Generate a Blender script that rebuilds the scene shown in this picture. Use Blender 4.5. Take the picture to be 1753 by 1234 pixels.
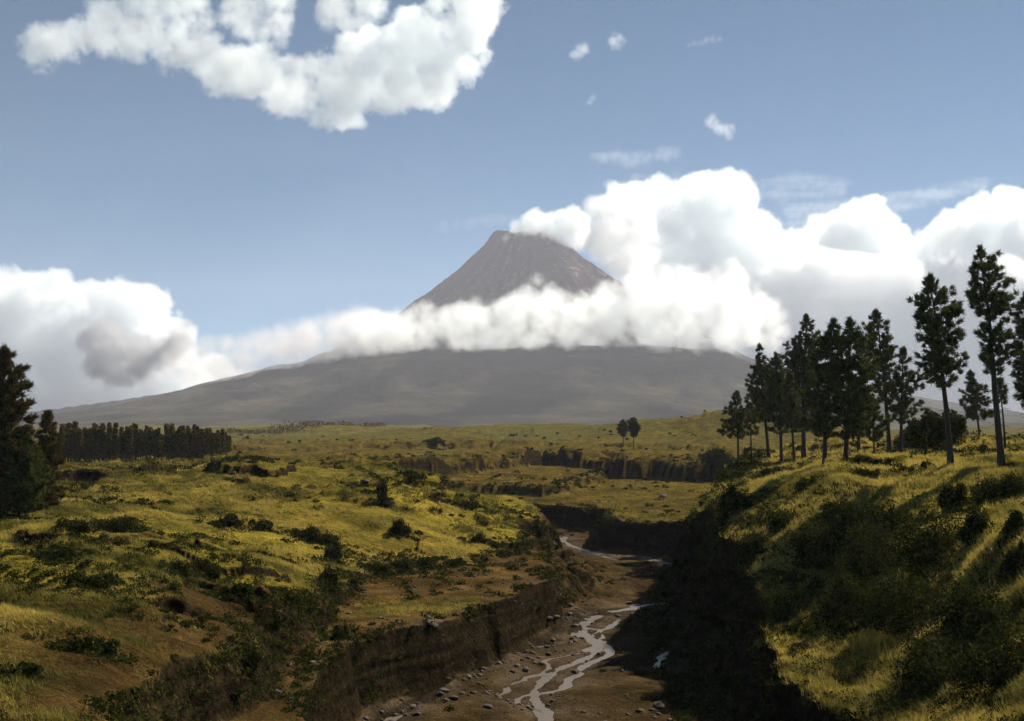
import bpy, math, random, os
import numpy as np
from math import radians, sin, cos, tan, atan, pi
from mathutils import Vector, Matrix

# ---------------------------------------------------------------- scene, camera, sky, sun
SC = bpy.context.scene
for o in list(bpy.data.objects):
    bpy.data.objects.remove(o)
COL = SC.collection

EYE = 24.0                      # eye height above datum (the gully floor lies near z = 2)
FPX, CX, CY, HOR = 2435.0, 876.5, 617.0, 730.0   # focal length, centre and horizon row of the photo in its pixels
PITCH = math.atan((HOR - CY) / FPX)
cam_d = bpy.data.cameras.new('camera')
cam_d.sensor_width = 36.0
cam_d.lens = 36.0 * FPX / 1753.0
cam_d.clip_start = 1.0
cam_d.clip_end = 60000.0
cam = bpy.data.objects.new('camera', cam_d)
COL.objects.link(cam)
cam.location = (0, 0, EYE)
cam.rotation_euler = (radians(90) + PITCH, 0, 0)
SC.camera = cam

SUN_AZ, SUN_EL = radians(44), radians(40)       # azimuth from the view direction towards the right
SUN_DIR = Vector((sin(SUN_AZ) * cos(SUN_EL), cos(SUN_AZ) * cos(SUN_EL), sin(SUN_EL)))
W = bpy.data.worlds.new("World")
SC.world = W
W.use_nodes = True
wn = W.node_tree
wn.nodes.clear()
sky = wn.nodes.new('ShaderNodeTexSky')
sky.sky_type = 'NISHITA'
sky.sun_disc = False
sky.sun_elevation = SUN_EL
sky.sun_rotation = SUN_AZ
sky.altitude = 4000
sky.air_density = 0.55
sky.dust_density = 0.0
sky.ozone_density = 2.0
bg = wn.nodes.new('ShaderNodeBackground')
bg.inputs['Strength'].default_value = 0.05
wo = wn.nodes.new('ShaderNodeOutputWorld')
tint = wn.nodes.new('ShaderNodeMix'); tint.data_type = 'RGBA'; tint.blend_type = 'MULTIPLY'
tint.inputs[0].default_value = 1.0
tint.inputs[7].default_value = (0.79, 1.16, 1.07, 1)      # the print's slight teal cast
wn.links.new(sky.outputs[0], tint.inputs[6])
wn.links.new(tint.outputs[2], bg.inputs[0])
wn.links.new(bg.outputs[0], wo.inputs[0])

sun_d = bpy.data.lights.new('sun', 'SUN')
sun_d.energy = 5.0
sun_d.angle = radians(0.53)
sun_d.color = (1.0, 0.91, 0.76)
sun = bpy.data.objects.new('sun', sun_d)
COL.objects.link(sun)
sun.rotation_euler = SUN_DIR.to_track_quat('Z', 'Y').to_euler()

SC.view_settings.view_transform = 'Standard'
SC.view_settings.look = 'None'
SC.view_settings.exposure = 0.95
SC.view_settings.gamma = 1.0
SC.view_settings.use_curve_mapping = False
SC.cycles.max_bounces = 14
SC.cycles.diffuse_bounces = 3
SC.cycles.glossy_bounces = 2
SC.cycles.transmission_bounces = 3
SC.cycles.transparent_max_bounces = 12
SC.cycles.volume_bounces = 12
SC.cycles.volume_step_rate = 2.0
SC.cycles.volume_max_steps = 512
SC.cycles.use_adaptive_sampling = True
SC.cycles.adaptive_threshold = 0.03
SC.cycles.use_denoising = True
SC.cycles.sample_clamp_indirect = 4.0

ONLY = os.environ.get('PARTS')                   # unset in the real run: build everything
def want(k): return ONLY is None or k in ONLY.split(',')

# ---------------------------------------------------------------- helpers
def tag(o, label=None, cat=None, group=None, kind=None):
    if label: o['label'] = label
    if cat: o['category'] = cat
    if group: o['group'] = group
    if kind: o['kind'] = kind
    return o

def ray(px, py):
    u, v = (px - CX) / FPX, (CY - py) / FPX
    return Vector((u, cos(PITCH) - v * sin(PITCH), sin(PITCH) + v * cos(PITCH)))

def at_drop(px, py, drop):
    """plan point (x, y) seen at a photo pixel, lying `drop` metres below the eye"""
    r = ray(px, py)
    t = -drop / r.z
    return (r.x * t, r.y * t)

def at_dist(px, py, d):
    """3-D point at forward distance d behind a photo pixel"""
    r = ray(px, py)
    t = d / r.y
    return Vector((r.x * t, d, EYE + r.z * t))

def mesh_from(name, verts, faces, smooth=True):
    """verts (N,3); faces (M,k) constant k or list"""
    me = bpy.data.meshes.new(name)
    verts = np.asarray(verts, dtype=np.float32)
    faces = np.asarray(faces, dtype=np.int32)
    k = faces.shape[1]
    me.vertices.add(len(verts)); me.vertices.foreach_set('co', verts.ravel())
    me.loops.add(faces.size); me.loops.foreach_set('vertex_index', faces.ravel())
    me.polygons.add(len(faces))
    me.polygons.foreach_set('loop_start', np.arange(0, faces.size, k, dtype=np.int32))
    if smooth:
        me.polygons.foreach_set('use_smooth', np.ones(len(faces), dtype=bool))
    me.update(calc_edges=True)
    return me

def obj(name, me, mat=None, parent=None):
    o = bpy.data.objects.new(name, me)
    COL.objects.link(o)
    if mat is not None and not me.materials:
        me.materials.append(mat)
    if parent is not None:
        o.parent = parent
    return o

def fattr(me, name, arr):
    a = me.attributes.new(name, 'FLOAT', 'POINT')
    a.data.foreach_set('value', np.asarray(arr, dtype=np.float32))

# value noise, vectorised
_T = np.random.RandomState(7).rand(65536).astype(np.float32)
def vnoise(x, y, seed=0):
    xi = np.floor(x).astype(np.int64); yi = np.floor(y).astype(np.int64)
    xf = (x - xi).astype(np.float32); yf = (y - yi).astype(np.float32)
    xf = xf * xf * xf * (xf * (xf * 6 - 15) + 10); yf = yf * yf * yf * (yf * (yf * 6 - 15) + 10)
    def h(a, b):
        n = (a * 374761393 + b * 668265263 + seed * 974634777) & 0x7fffffff
        n = ((n ^ (n >> 13)) * 1274126177) & 0x7fffffff
        return _T[(n ^ (n >> 16)) & 65535]
    a = h(xi, yi); b = h(xi + 1, yi); c = h(xi, yi + 1); d = h(xi + 1, yi + 1)
    return (a + (b - a) * xf) * (1 - yf) + (c + (d - c) * xf) * yf - 0.5

def fbm(x, y, scale, octaves=4, seed=0, gain=0.5):
    s = np.zeros_like(x, dtype=np.float32); amp = 1.0; f = 1.0 / scale
    for i in range(octaves):
        s += amp * vnoise(x * f + 31.7 * i, y * f - 17.3 * i, seed + i)
        amp *= gain; f *= 2.03
    return s                                      # about -1 .. 1 at gain 0.5

def sstep(t):
    t = np.clip(t, 0, 1)
    return t * t * (3 - 2 * t)

def poly_sd(X, Y, pts):
    """signed distance to a polygon (positive inside) and the edge width at the nearest point; pts (x, y, w)"""
    best = np.full(X.shape, 1e18); wid = np.ones(X.shape); inside = np.zeros(X.shape, dtype=bool)
    n = len(pts)
    for i in range(n):
        x0, y0, w0 = pts[i]; x1, y1, w1 = pts[(i + 1) % n]
        dx, dy = x1 - x0, y1 - y0
        L2 = dx * dx + dy * dy + 1e-9
        t = np.clip(((X - x0) * dx + (Y - y0) * dy) / L2, 0, 1)
        d2 = (X - x0 - t * dx) ** 2 + (Y - y0 - t * dy) ** 2
        m = d2 < best
        best = np.where(m, d2, best); wid = np.where(m, w0 + (w1 - w0) * t, wid)
        c = ((y0 > Y) != (y1 > Y)) & (X < (x1 - x0) * (Y - y0) / (y1 - y0 + 1e-12) + x0)
        inside ^= c
    d = np.sqrt(best)
    return np.where(inside, d, -d), wid

class TPS:
    """smooth surface through (column, ln distance) control points"""
    def __init__(self, pts, lam=1e-3):
        q = []; v = []
        for px, py, dr in pts:
            x, y = at_drop(px, py, dr)
            q.append(self.key(np.array(x), np.array(y))); v.append(dr)
        self.fit(np.array(q), np.array(v), lam)
    @staticmethod
    def key(x, y):
        return np.stack([x / y * 2.2, np.log(y)], axis=-1)
    def k(self, r2):
        return np.where(r2 > 1e-12, r2 * np.log(r2 + 1e-12), 0)
    def fit(self, q, v, lam):
        n = len(q); self.q = q
        d2 = ((q[:, None] - q[None]) ** 2).sum(-1)
        A = np.zeros((n + 3, n + 3)); A[:n, :n] = self.k(d2) + lam * np.eye(n)
        A[:n, n] = 1; A[:n, n + 1:] = q; A[n, :n] = 1; A[n + 1:, :n] = q.T
        s = np.linalg.solve(A, np.concatenate([v, [0, 0, 0]]))
        self.w, self.a = s[:n], s[n:]
    def __call__(self, x, y):
        p = self.key(x, y); out = self.a[0] + self.a[1] * p[..., 0] + self.a[2] * p[..., 1]
        for i in range(len(self.q)):
            d2 = (p[..., 0] - self.q[i, 0]) ** 2 + (p[..., 1] - self.q[i, 1]) ** 2
            out = out + self.w[i] * self.k(d2)
        return out

def P(*pts):
    """photo pixel + drop + edge width -> plan polygon"""
    return [(*at_drop(a, b, c), w) for a, b, c, w in pts]

# ---------------------------------------------------------------- shader helpers
class NT:
    def __init__(self, mat):
        mat.use_nodes = True
        self.t = mat.node_tree
        self.t.nodes.clear()
    def n(self, typ, **kw):
        nd = self.t.nodes.new(typ)
        for k, v in kw.items():
            if k.startswith('_'):
                setattr(nd, k[1:], v)
            else:
                nd.inputs[k.replace('__', ' ')].default_value = v
        return nd
    def l(self, a, b):
        self.t.links.new(a, b)
    def attr(self, name):
        return self.n('ShaderNodeAttribute', _attribute_name=name).outputs['Fac']
    def noise(self, scale, detail=4, rough=0.55, vec=None):
        nd = self.n('ShaderNodeTexNoise', Scale=scale, Detail=detail, Roughness=rough)
        if vec is not None: self.l(vec, nd.inputs['Vector'])
        return nd.outputs['Fac']
    def ramp(self, fac, stops, interp='LINEAR'):
        r = self.n('ShaderNodeValToRGB')
        r.color_ramp.interpolation = interp
        while len(r.color_ramp.elements) > 1: r.color_ramp.elements.remove(r.color_ramp.elements[-1])
        for i, (p, c) in enumerate(stops):
            e = r.color_ramp.elements[0] if i == 0 else r.color_ramp.elements.new(p)
            e.position = p
            e.color = (*c, 1) if len(c) == 3 else c
        self.l(fac, r.inputs['Fac'])
        return r.outputs['Color']
    def mix(self, fac, a, b, mode='MIX'):
        m = self.n('ShaderNodeMix', _data_type='RGBA', _blend_type=mode)
        for s, v in ((0, fac), (6, a), (7, b)):
            if hasattr(v, 'is_output'): self.l(v, m.inputs[s])
            elif s == 0: m.inputs[0].default_value = v
            else: m.inputs[s].default_value = (*v, 1)
        return m.outputs[2]
    def math(self, op, a, b=0.0, c=None, clamp=False):
        m = self.n('ShaderNodeMath', _operation=op, _use_clamp=clamp)
        for i, v in enumerate((a, b) if c is None else (a, b, c)):
            if hasattr(v, 'is_output'): self.l(v, m.inputs[i])
            else: m.inputs[i].default_value = v
        return m.outputs[0]
    def pos(self):
        return self.n('ShaderNodeNewGeometry').outputs['Position']
    def out(self, sh, vol=None):
        o = self.n('ShaderNodeOutputMaterial')
        if sh is not None: self.l(sh, o.inputs['Surface'])
        if vol is not None: self.l(vol, o.inputs['Volume'])
# ---------------------------------------------------------------- terrain
FAR_R = (25000, 30000, 50); FAR_L = (-25000, 30000, 50)
POLY_T = P((600, 1098, 16.3, 1.5), (680, 1085, 16.5, 1.5), (750, 1073, 16.6, 1.5), (850, 1040, 16.8, 1.5), (945, 1002, 17.0, 1.2),
           (962, 975, 17.2, 6), (950, 945, 17.2, 10), (930, 915, 16.8, 8), (880, 890, 15, 8), (700, 880, 13, 5), (540, 960, 13, 5),
           (300, 1050, 13, 5), (150, 1150, 13, 5), (150, 1400, 16, 2), (535, 1400, 18, 2), (540, 1260, 18, 2), (548, 1210, 18, 1.6),
           (565, 1165, 17.5, 1.4), (598, 1130, 17, 1.4))
POLY_U = P((290, 1500, 14.8, 5), (295, 1234, 14.6, 5), (322, 1168, 14.0, 2.2), (400, 1140, 13.8, 2.0), (452, 1118, 14, 3), (470, 1085, 14.2, 5),
           (545, 1062, 15.4, 3), (590, 1010, 15.0, 1.3), (610, 972, 15.0, 1.2), (680, 958, 15.1, 1.2), (790, 945, 15.2, 1.2), (880, 928, 15.2, 1.5),
           (925, 905, 14.5, 2.5), (934, 882, 13.5, 3), (915, 858, 12.8, 4), (880, 846, 11.8, 5), (800, 838, 10.3, 6), (720, 834, 9.8, 6),
           (664, 828, 10.2, 4), (645, 818, 10.4, 3), (690, 800, 10, 2.5), (780, 793, 9.6, 2.5), (900, 781, 9.2, 2.5), (928, 775, 9, 2),
           (1000, 782, 9.0, 2), (1060, 785, 9.0, 2), (1120, 785, 9.0, 2), (1180, 786, 8.9, 2), (1250, 787, 8.9, 2), (1330, 786, 8.8, 2), (1500, 780, 8.6, 10)
           ) + [(600, 650, 30), FAR_R, FAR_L, (-600, 100, 20), (-100, 10, 5)]
POLY_U2 = P((600, 850, 12.5, 3), (740, 827, 13.2, 2.5), (850, 831, 13.4, 1.5), (930, 838, 13.6, 1.5), (955, 834, 13.6, 3), (990, 818, 13, 3),
            (1050, 806, 12.8, 3), (1050, 778, 9, 3), (600, 780, 9, 3))
POLY_T2 = P((880, 862, 15.7, 2), (925, 866, 15.7, 1.5), (1024, 872, 15.7, 1.5), (1032, 890, 15.7, 1.5), (1150, 894, 15.7, 1.5), (1250, 898, 15.7, 2),
            (1400, 880, 15.4, 4), (1500, 800, 14, 10), (1500, 770, 8, 10), (900, 775, 9, 5), (600, 800, 10, 5), (640, 840, 14, 5))
POLY_R = P((1290, 774, 6.0, 20), (1246, 787, 6.0, 4), (1202, 822, 7.0, 4.5), (1178, 850, 8.0, 4.5), (1170, 872, 9.0, 5), (1205, 890, 9.8, 4.5),
           (1238, 960, 11.8, 4.5), (1290, 1045, 14.5, 3), (1305, 1100, 15.5, 2), (1325, 1165, 16.2, 2), (1400, 1202, 16.5, 2), (1440, 1236, 16.5, 2),
           (1500, 1320, 16, 2)) + [(30, 20, 5), (200, 20, 5), (1200, 600, 60), (300, 520, 60), (120, 400, 30)]

UP = TPS([(0, 880, 9.5), (200, 862, 9.5), (400, 852, 9.5), (600, 842, 9.3), (700, 836, 9.3), (800, 840, 10.2), (900, 852, 12.0), (930, 880, 13.5),
          (0, 800, 9), (-300, 850, 9), (-300, 1000, 9.5), (-300, 1234, 10), (300, 790, 8.9), (500, 783, 8.8), (600, 775, 8.5), (800, 778, 8.8),
          (600, 945, 14.8), (700, 942, 15.0), (800, 928, 15.1), (900, 912, 14.8), (700, 890, 12.2), (800, 885, 12.8), (600, 890, 12.0),
          (550, 1040, 15.2), (500, 980, 13.4), (400, 1000, 12.6), (300, 950, 11), (200, 950, 10.5), (100, 950, 10.2), (0, 950, 10.2),
          (0, 1100, 11), (0, 1234, 11.5), (200, 1100, 11.8), (200, 1234, 12.4), (350, 1100, 12.9), (290, 1230, 13.8), (450, 1090, 14),
          (100, 1400, 12.5), (300, 1450, 14.5), (877, 765, 8.6), (400, 768, 8.4), (700, 755, 8.1), (900, 751, 8.4), (300, 752, 8.0), (100, 760, 8.5),
          (1000, 781, 9), (1150, 783, 8.9), (1100, 760, 8.4), (1240, 772, 8.6), (1300, 750, 8), (1600, 750, 8), (1900, 755, 8), (-300, 760, 8),
          (900, 741, 9.2), (300, 741, 9.0), (1500, 741, 9.0), (900, 735, 9.0), (200, 735, 9), (1600, 735, 9), (2000, 735, 9), (-300, 735, 9)])
RT = TPS([(1246, 785, 6), (1400, 787, 4.7), (1600, 797, 4.3), (1716, 804, 4), (1800, 802, 3.8), (2100, 820, 3.8), (1400, 830, 5.7), (1500, 850, 6.5),
          (1650, 850, 5.8), (1753, 870, 5.8), (1290, 850, 7.2), (1290, 900, 9.4), (1200, 860, 8.6), (1400, 900, 8.7), (1500, 930, 9.6), (1600, 930, 8.6),
          (1753, 960, 8.6), (1300, 1000, 13.0), (1400, 1000, 12.6), (1500, 1020, 12.6), (1600, 1020, 11.6), (1753, 1080, 11.4), (1400, 1100, 14.9),
          (1500, 1100, 14.5), (1600, 1150, 14.4), (1500, 1205, 15.5), (1650, 1205, 14.4), (1753, 1205, 13.4), (1310, 1065, 14.9), (1340, 1160, 16.1),
          (1450, 1230, 16.2), (2000, 1100, 10), (2000, 1300, 12), (1600, 1400, 15), (1400, 772, 4.9), (1600, 772, 4.6), (1800, 772, 4.5), (2100, 775, 4.5),
          (1300, 768, 5.6), (1400, 760, 6.0), (1700, 758, 6.0), (2100, 758, 6.0)])

# threads of water on the gully floor: photo pixels and width in metres
STREAMS = [
    [(1250, 1030, 1.73), (1165, 1033, 1.58), (1110, 1040, 1.44), (1060, 1047, 1.87), (1020, 1058, 2.09), (990, 1072, 1.87), (1004, 1090, 1.08), (1022, 1106, 1.01),
     (1012, 1124, 0.94), (968, 1143, 0.72), (935, 1163, 0.79), (915, 1188, 0.72), (921, 1212, 0.79), (934, 1240, 0.72), (930, 1300, 0.72), (920, 1400, 0.72)],
    [(995, 1066, 1.15), (964, 1082, 0.79), (938, 1100, 0.58), (902, 1121, 0.36), (860, 1141, 0.32), (800, 1167, 0.32), (742, 1197, 0.36), (690, 1221, 0.36), (650, 1243, 0.36), (600, 1300, 0.36)],
    [(955, 920, 0.58), (966, 929, 0.72), (990, 939, 0.86), (1040, 949, 0.94), (1100, 957, 1.08), (1150, 966, 1.22), (1260, 980, 1.44)],
    [(968, 934, 0.36), (1010, 946, 0.36), (1060, 962, 0.29)],
    [(1060, 1062, 0.72), (1045, 1075, 0.72), (1020, 1085, 0.43), (1010, 1100, 0.29)],
    [(1150, 1112, 0.29), (1132, 1128, 0.29), (1124, 1148, 0.25)],
]
def floor_drop(x, y):
    return np.interp(y, [40, 107, 150, 176, 218, 256, 330, 500], [22.5, 22.1, 22.0, 21.8, 21.1, 20.6, 19.6, 18.5])

def stream_plan(pts):
    out = []
    for px, py, w in pts:
        dr = 21.9
        for _ in range(6):
            x, y = at_drop(px, py, dr); dr = float(floor_drop(x, y)) + 0.12
        out.append((x, y, w))
    # smooth the line
    q = []
    for i in range(len(out) - 1):
        p0, p1, p2, p3 = (np.array(out[max(0, min(len(out) - 1, k))]) for k in (i - 1, i, i + 1, i + 2))
        for s_ in np.linspace(0, 1, 8, endpoint=False):
            q.append(tuple(0.5 * (2 * p1 + (p2 - p0) * s_ + (2 * p0 - 5 * p1 + 4 * p2 - p3) * s_ ** 2 + (3 * p1 - p0 - 3 * p2 + p3) * s_ ** 3)))
    q.append(out[-1])
    return q
STREAM_XY = [stream_plan(s_) for s_ in STREAMS]
def side_thread(line, amp, wf, seed, i0=0, i1=None):
    L_ = np.array(line[i0:i1]); n = len(L_); t_ = np.arange(n)
    tg = np.gradient(L_[:, :2], axis=0); tg /= np.linalg.norm(tg, axis=1, keepdims=True) + 1e-9
    o_ = vnoise(t_ * 0.13, np.full(n, seed * 3.3), seed) * 2 * amp + vnoise(t_ * 0.5, np.full(n, seed * 5.1), seed + 1) * 0.6
    w_ = np.clip(wf * (0.55 + 1.1 * (vnoise(t_ * 0.3, np.full(n, seed * 1.7), seed + 2) + 0.5)), 0.12, 3)
    return [(L_[i, 0] - tg[i, 1] * o_[i], L_[i, 1] + tg[i, 0] * o_[i], w_[i]) for i in range(n)]
STREAM_XY += [side_thread(STREAM_XY[0], 2.6, 0.5, 4, 8, 96), side_thread(STREAM_XY[0], 3.4, 0.35, 9, 30, 110), side_thread(STREAM_XY[0], 1.5, 0.6, 14, 0, 50),
              side_thread(STREAM_XY[1], 1.2, 0.22, 19), side_thread(STREAM_XY[2], 1.6, 0.3, 24)]

def stream_dist(X, Y):
    best = np.full(X.shape, 1e9)
    for line in STREAM_XY:
        for (x0, y0, w0), (x1, y1, w1) in zip(line[::2], line[2::2]):
            dx, dy = x1 - x0, y1 - y0
            t_ = np.clip(((X - x0) * dx + (Y - y0) * dy) / (dx * dx + dy * dy + 1e-9), 0, 1)
            best = np.minimum(best, np.hypot(X - x0 - t_ * dx, Y - y0 - t_ * dy) - (w0 + (w1 - w0) * t_) / 2)
    return best

def terrain(X, Y, full=True):
    """height of the ground and the cover masks at plan points"""
    near = np.clip(1.4 - np.log(np.maximum(Y, 1) / 250) / 2.0, 0.0, 1.0)
    j1 = fbm(X, Y, 9.0, 4, 11); j2 = fbm(X, Y, 2.2, 3, 21)
    jit = (2.2 * j1 + 0.7 * j2) * np.clip(Y / 160, 0.5, 2.5)
    j4 = fbm(X, Y, 13, 3, 15)
    bump_l = fbm(X, Y, 26, 4, 31); bump_s = fbm(X, Y, 4.5, 4, 41)
    zb = -floor_drop(X, Y)
    sdist = np.full(X.shape, 50.0)
    nearr = (Y < 330) & (np.abs(X) < 60)
    sdist[nearr] = stream_dist(X[nearr], Y[nearr])
    sdist = sdist + 0.55 * fbm(X, Y, 2.4, 4, 73) + 0.12
    bar = np.clip((sdist - 0.1) / 2.2, 0, 1)
    zf = zb + (0.30 * bump_l + 0.30 * bump_s + 0.34 + 0.16 * fbm(X, Y, 1.3, 3, 71)) * bar - 0.22 * (1 - np.clip(sdist / 0.5 + 0.6, 0, 1))
    # channels of the stream cut a little into the bed, gravel bars between them
    z = zf.copy()
    cov = np.zeros_like(X); rock = np.ones_like(X) * 0.5
    def layer(z, cov, poly, top, c, talus=0.0, jscale=1.0):
        sd, w = poly_sd(X, Y, poly)
        w = w * (0.75 + 2.2 * np.clip(j4 - 0.05, 0, 0.6))
        s = sd + jit * jscale * np.clip(w / 2.0, 0.6, 2.0) * 0.5
        m = sstep(s / w + 0.5)
        m = m + (1 - m) * talus * sstep(s / (w * 2.2 + 1.5) + 0.78)
        steep = 4 * m * (1 - m)
        zz = z + (top - z) * m
        hgt = np.abs(top - z)
        k = np.clip(hgt - 1, 0, 3) / 3
        zz = zz + steep * k * (1.1 * j2 + 0.6 * fbm(X, Y, 1.1, 2, 77) + 1.3 * fbm(X, Y, 4.2, 2, 78)) * np.clip(Y / 150, .6, 2)
        # a low lip of tufts where the turf hangs over the edge
        cov = cov + (c - cov) * sstep((s / w - 0.35) / 0.5)
        cov = cov * (1 - 0.9 * steep * k * (w < 3.4))
        return zz, cov, m
    tz = -np.interp(Y, [60, 80, 108, 160, 210], [18.2, 17.2, 16.4, 16.8, 16.9]) + 0.9 * bump_l + 0.4 * bump_s
    z, cov, mT = layer(z, cov, POLY_T, tz, 0.16 + 0.45 * j4, talus=0.17, jscale=1.2)
    t2 = -np.interp(Y, [200, 285, 420], [15.8, 15.7, 14.6]) + 0.6 * bump_l + 0.2 * bump_s
    z, cov, mT2 = layer(z, cov, POLY_T2, t2, 0.58 + 0.6 * j4, talus=0.1)
    u2 = -np.interp(Y, [280, 320, 420], [13.6, 13.2, 12.3]) + 0.7 * bump_l + 0.25 * bump_s
    z, cov, mU2 = layer(z, cov, POLY_U2, u2, 0.62 + 0.6 * j4, talus=0.1)
    big = fbm(X, Y, 240, 5, 51)
    farb = np.clip((Y - 350) / 700, 0, 1)
    def cuts(seed):                               # small broken banks that wander over the slopes
        f_ = fbm(X, Y * 0.8, 24, 4, seed); g_ = fbm(X, Y, 13, 4, seed + 5)
        a = sstep((f_ - 0.02 + 0.06 * j2) / 0.05); b = sstep((g_ - 0.10 + 0.05 * j2) / 0.05)
        am = np.clip(0.4 + 1.6 * fbm(X, Y, 55, 2, seed + 9), 0, 1) * near * np.clip(Y / 110, 0.5, 1.6)
        return (1.1 * a + 0.7 * b) * am, (4 * a * (1 - a) + 4 * b * (1 - b)) * am
    cutU, edgeU = cuts(131); cutR, edgeR = cuts(151)
    uz = cutU - 0.8 - UP(X, np.maximum(Y, 25)) + (1.2 * bump_l + 0.85 * bump_s + 0.9 * np.abs(fbm(X, Y, 11, 3, 35))) * near + farb * (9.0 * np.clip(Y / 900, 0.6, 2.2) * big + 1.2)
    # hillocks standing on the far plain
    for hx, hy, d, hw, hh in ((1210, 735, 820, 62, 9.5), (1130, 738, 900, 60, 5), (870, 745, 1000, 95, 6), (1000, 742, 1150, 95, 7),
                              (620, 742, 1500, 160, 9), (1330, 738, 760, 50, 7)):
        c = at_dist(hx, hy, d)
        uz = uz + hh * np.exp(-(((X - c.x) / (hw)) ** 2 + ((Y - d) / (hw * 1.6)) ** 2) ** 1.2)
    gc = 0.78 + 0.65 * fbm(X, Y, 14, 5, 61)
    bare = 0
    for bx, by, bd, rx, ry, am in ((520, 1100, 15.2, 9, 12, .8), (330, 1110, 12.6, 10, 8, .55), (180, 1180, 12, 9, 7, .5), (430, 1050, 13.2, 10, 9, .5), (60, 1225, 11.6, 7, 5, .5), (300, 1200, 13.4, 6, 6, .6)):
        cx_, cy_ = at_drop(bx, by, bd)
        bare = bare + am * np.exp(-(((X + 3 * j4 - cx_) / rx) ** 2 + ((Y + 5 * j1 - cy_) / ry) ** 2))
    z, cov, mU = layer(z, cov, POLY_U, uz, gc - bare - 0.8 * np.clip(edgeU, 0, 1))
    rz = cutR - 0.8 - RT(X, np.maximum(Y, 25)) + (1.1 * bump_l + 0.95 * bump_s + 0.9 * np.abs(fbm(X, Y, 9, 3, 36))) * near
    z, cov, mR = layer(z, cov, POLY_R, rz, gc + 0.1 - 0.6 * np.clip(edgeR, 0, 1), jscale=1.0)
    return z + EYE, np.clip(cov, 0, 1), mT, mU, mR, sdist

def hit(px, py, dmax=3000.0):
    """where the sight line through a photo pixel meets the ground"""
    r = ray(px, py)
    ds = np.geomspace(36, dmax, 1400)
    xs, ys, zs = r.x / r.y * ds, ds, EYE + r.z / r.y * ds
    g = terrain(xs, ys)[0]
    below = np.nonzero(zs <= g)[0]
    i = int(below[0]) if len(below) else len(ds) - 1
    return Vector((xs[i], ys[i], g[i]))

def ground_z(x, y):
    return float(terrain(np.array([x]), np.array([y]))[0][0])

# perspective grid: fine where the picture looks closely
NA = int(os.environ.get('NA', 1150))
az = np.linspace(-0.56, 0.56, NA)
dist = np.concatenate([np.geomspace(34, 60, 110, endpoint=False), np.geomspace(60, 300, 640, endpoint=False),
                       np.geomspace(300, 700, 170, endpoint=False), np.geomspace(700, 14000, 150)])
if 'NA' in os.environ: dist = dist[::2]
A, D = np.meshgrid(az, dist)
GX = D * np.tan(A); GY = D
GZ, COV, MT, MU, MR, SD = terrain(GX, GY)
# material masks
slope = np.hypot(*[np.gradient(GZ)[i] for i in (0, 1)])
gr, gc_ = GZ.shape
idx = np.arange(gr * gc_).reshape(gr, gc_)
quads = np.stack([idx[:-1, :-1], idx[:-1, 1:], idx[1:, 1:], idx[1:, :-1]], -1).reshape(-1, 4)
gm = mesh_from('ground', np.stack([GX, GY, GZ], -1).reshape(-1, 3), quads)
fattr(gm, 'cover', COV.ravel())
fattr(gm, 'bed', (1 - np.maximum(np.maximum(MT, MU), MR)).ravel())
# burnt-brown heath away from the banks, sunlit yellow grass on the banks
_wx = GX + 12 * fbm(GX, GY, 40, 3, 91); _wy = GY + 12 * fbm(GX, GY, 40, 3, 95)
def patch(px, py, drop, rx, ry):
    x, y = at_drop(px, py, drop)
    return np.exp(-(((_wx - x) / rx) ** 2 + ((_wy - y) / ry) ** 2))
yel = patch(700, 880, 12.2, 30, 38) + patch(560, 930, 13, 18, 25) + 0.8 * patch(850, 890, 13, 12, 25) + 0.5 * patch(250, 960, 10.8, 30, 22) + 0.45 * patch(60, 960, 10, 14, 16)
yel = yel + 0.85 * MR
heath = (0.95 * np.clip((GY - 150) / 90, 0, 1) * np.clip(1.15 - (GY - 420) / 500, 0.15, 1) * (0.75 + 0.5 * fbm(GX, GY, 45, 3, 121)) * (1 - 0.85 * MR) * np.clip(1.0 - 1.1 * patch(720, 870, 11.5, 30, 45), 0, 1)) + 0.75 * patch(300, 1080, 12.2, 20, 13) + 0.6 * patch(150, 1200, 12, 20, 14) + patch(420, 1130, 14, 12, 10)
fattr(gm, 'wet', np.exp(-np.clip(SD - 0.05, 0, 60) / 0.45).ravel())
fattr(gm, 'gravel', (np.exp(-np.clip(SD, 0, 60) / 1.6) * np.clip(0.55 + 1.2 * fbm(GX, GY, 3.0, 3, 111), 0, 1)).ravel())
fattr(gm, 'yellow', np.clip(yel, 0, 1).ravel())
fattr(gm, 'far', np.clip((GY - 380) / 350, 0, 1).ravel())
fattr(gm, 'heath', np.clip(heath, 0, 1).ravel())

m = bpy.data.materials.new('turf_and_ash')
t = NT(m)
pos = t.pos()
n_f = t.noise(1.6, 6, 0.65, pos); n_m = t.noise(0.22, 5, 0.6, pos); n_b = t.noise(0.035, 5, 0.6, pos)
n_ff = t.noise(5.0, 4, 0.7, pos)
grass_g = t.ramp(n_m, [(0.30, (0.0308, 0.0360, 0.0072)), (0.50, (0.0924, 0.0820, 0.0144)), (0.66, (0.1804, 0.1400, 0.0252)), (0.8, (0.2530, 0.1840, 0.0360))])
grass_y = t.ramp(n_m, [(0.28, (0.0660, 0.0640, 0.0102)), (0.48, (0.1870, 0.1520, 0.0221)), (0.7, (0.3300, 0.2440, 0.0357))])
heath_c = t.ramp(n_m, [(0.3, (0.0324, 0.0248, 0.0070)), (0.52, (0.0900, 0.0620, 0.0154)), (0.72, (0.1530, 0.1023, 0.0252))])
earth = t.ramp(n_m, [(0.3, (0.0210, 0.0140, 0.0052)), (0.5, (0.0720, 0.0434, 0.0143)), (0.72, (0.1470, 0.0896, 0.0312))])
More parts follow.
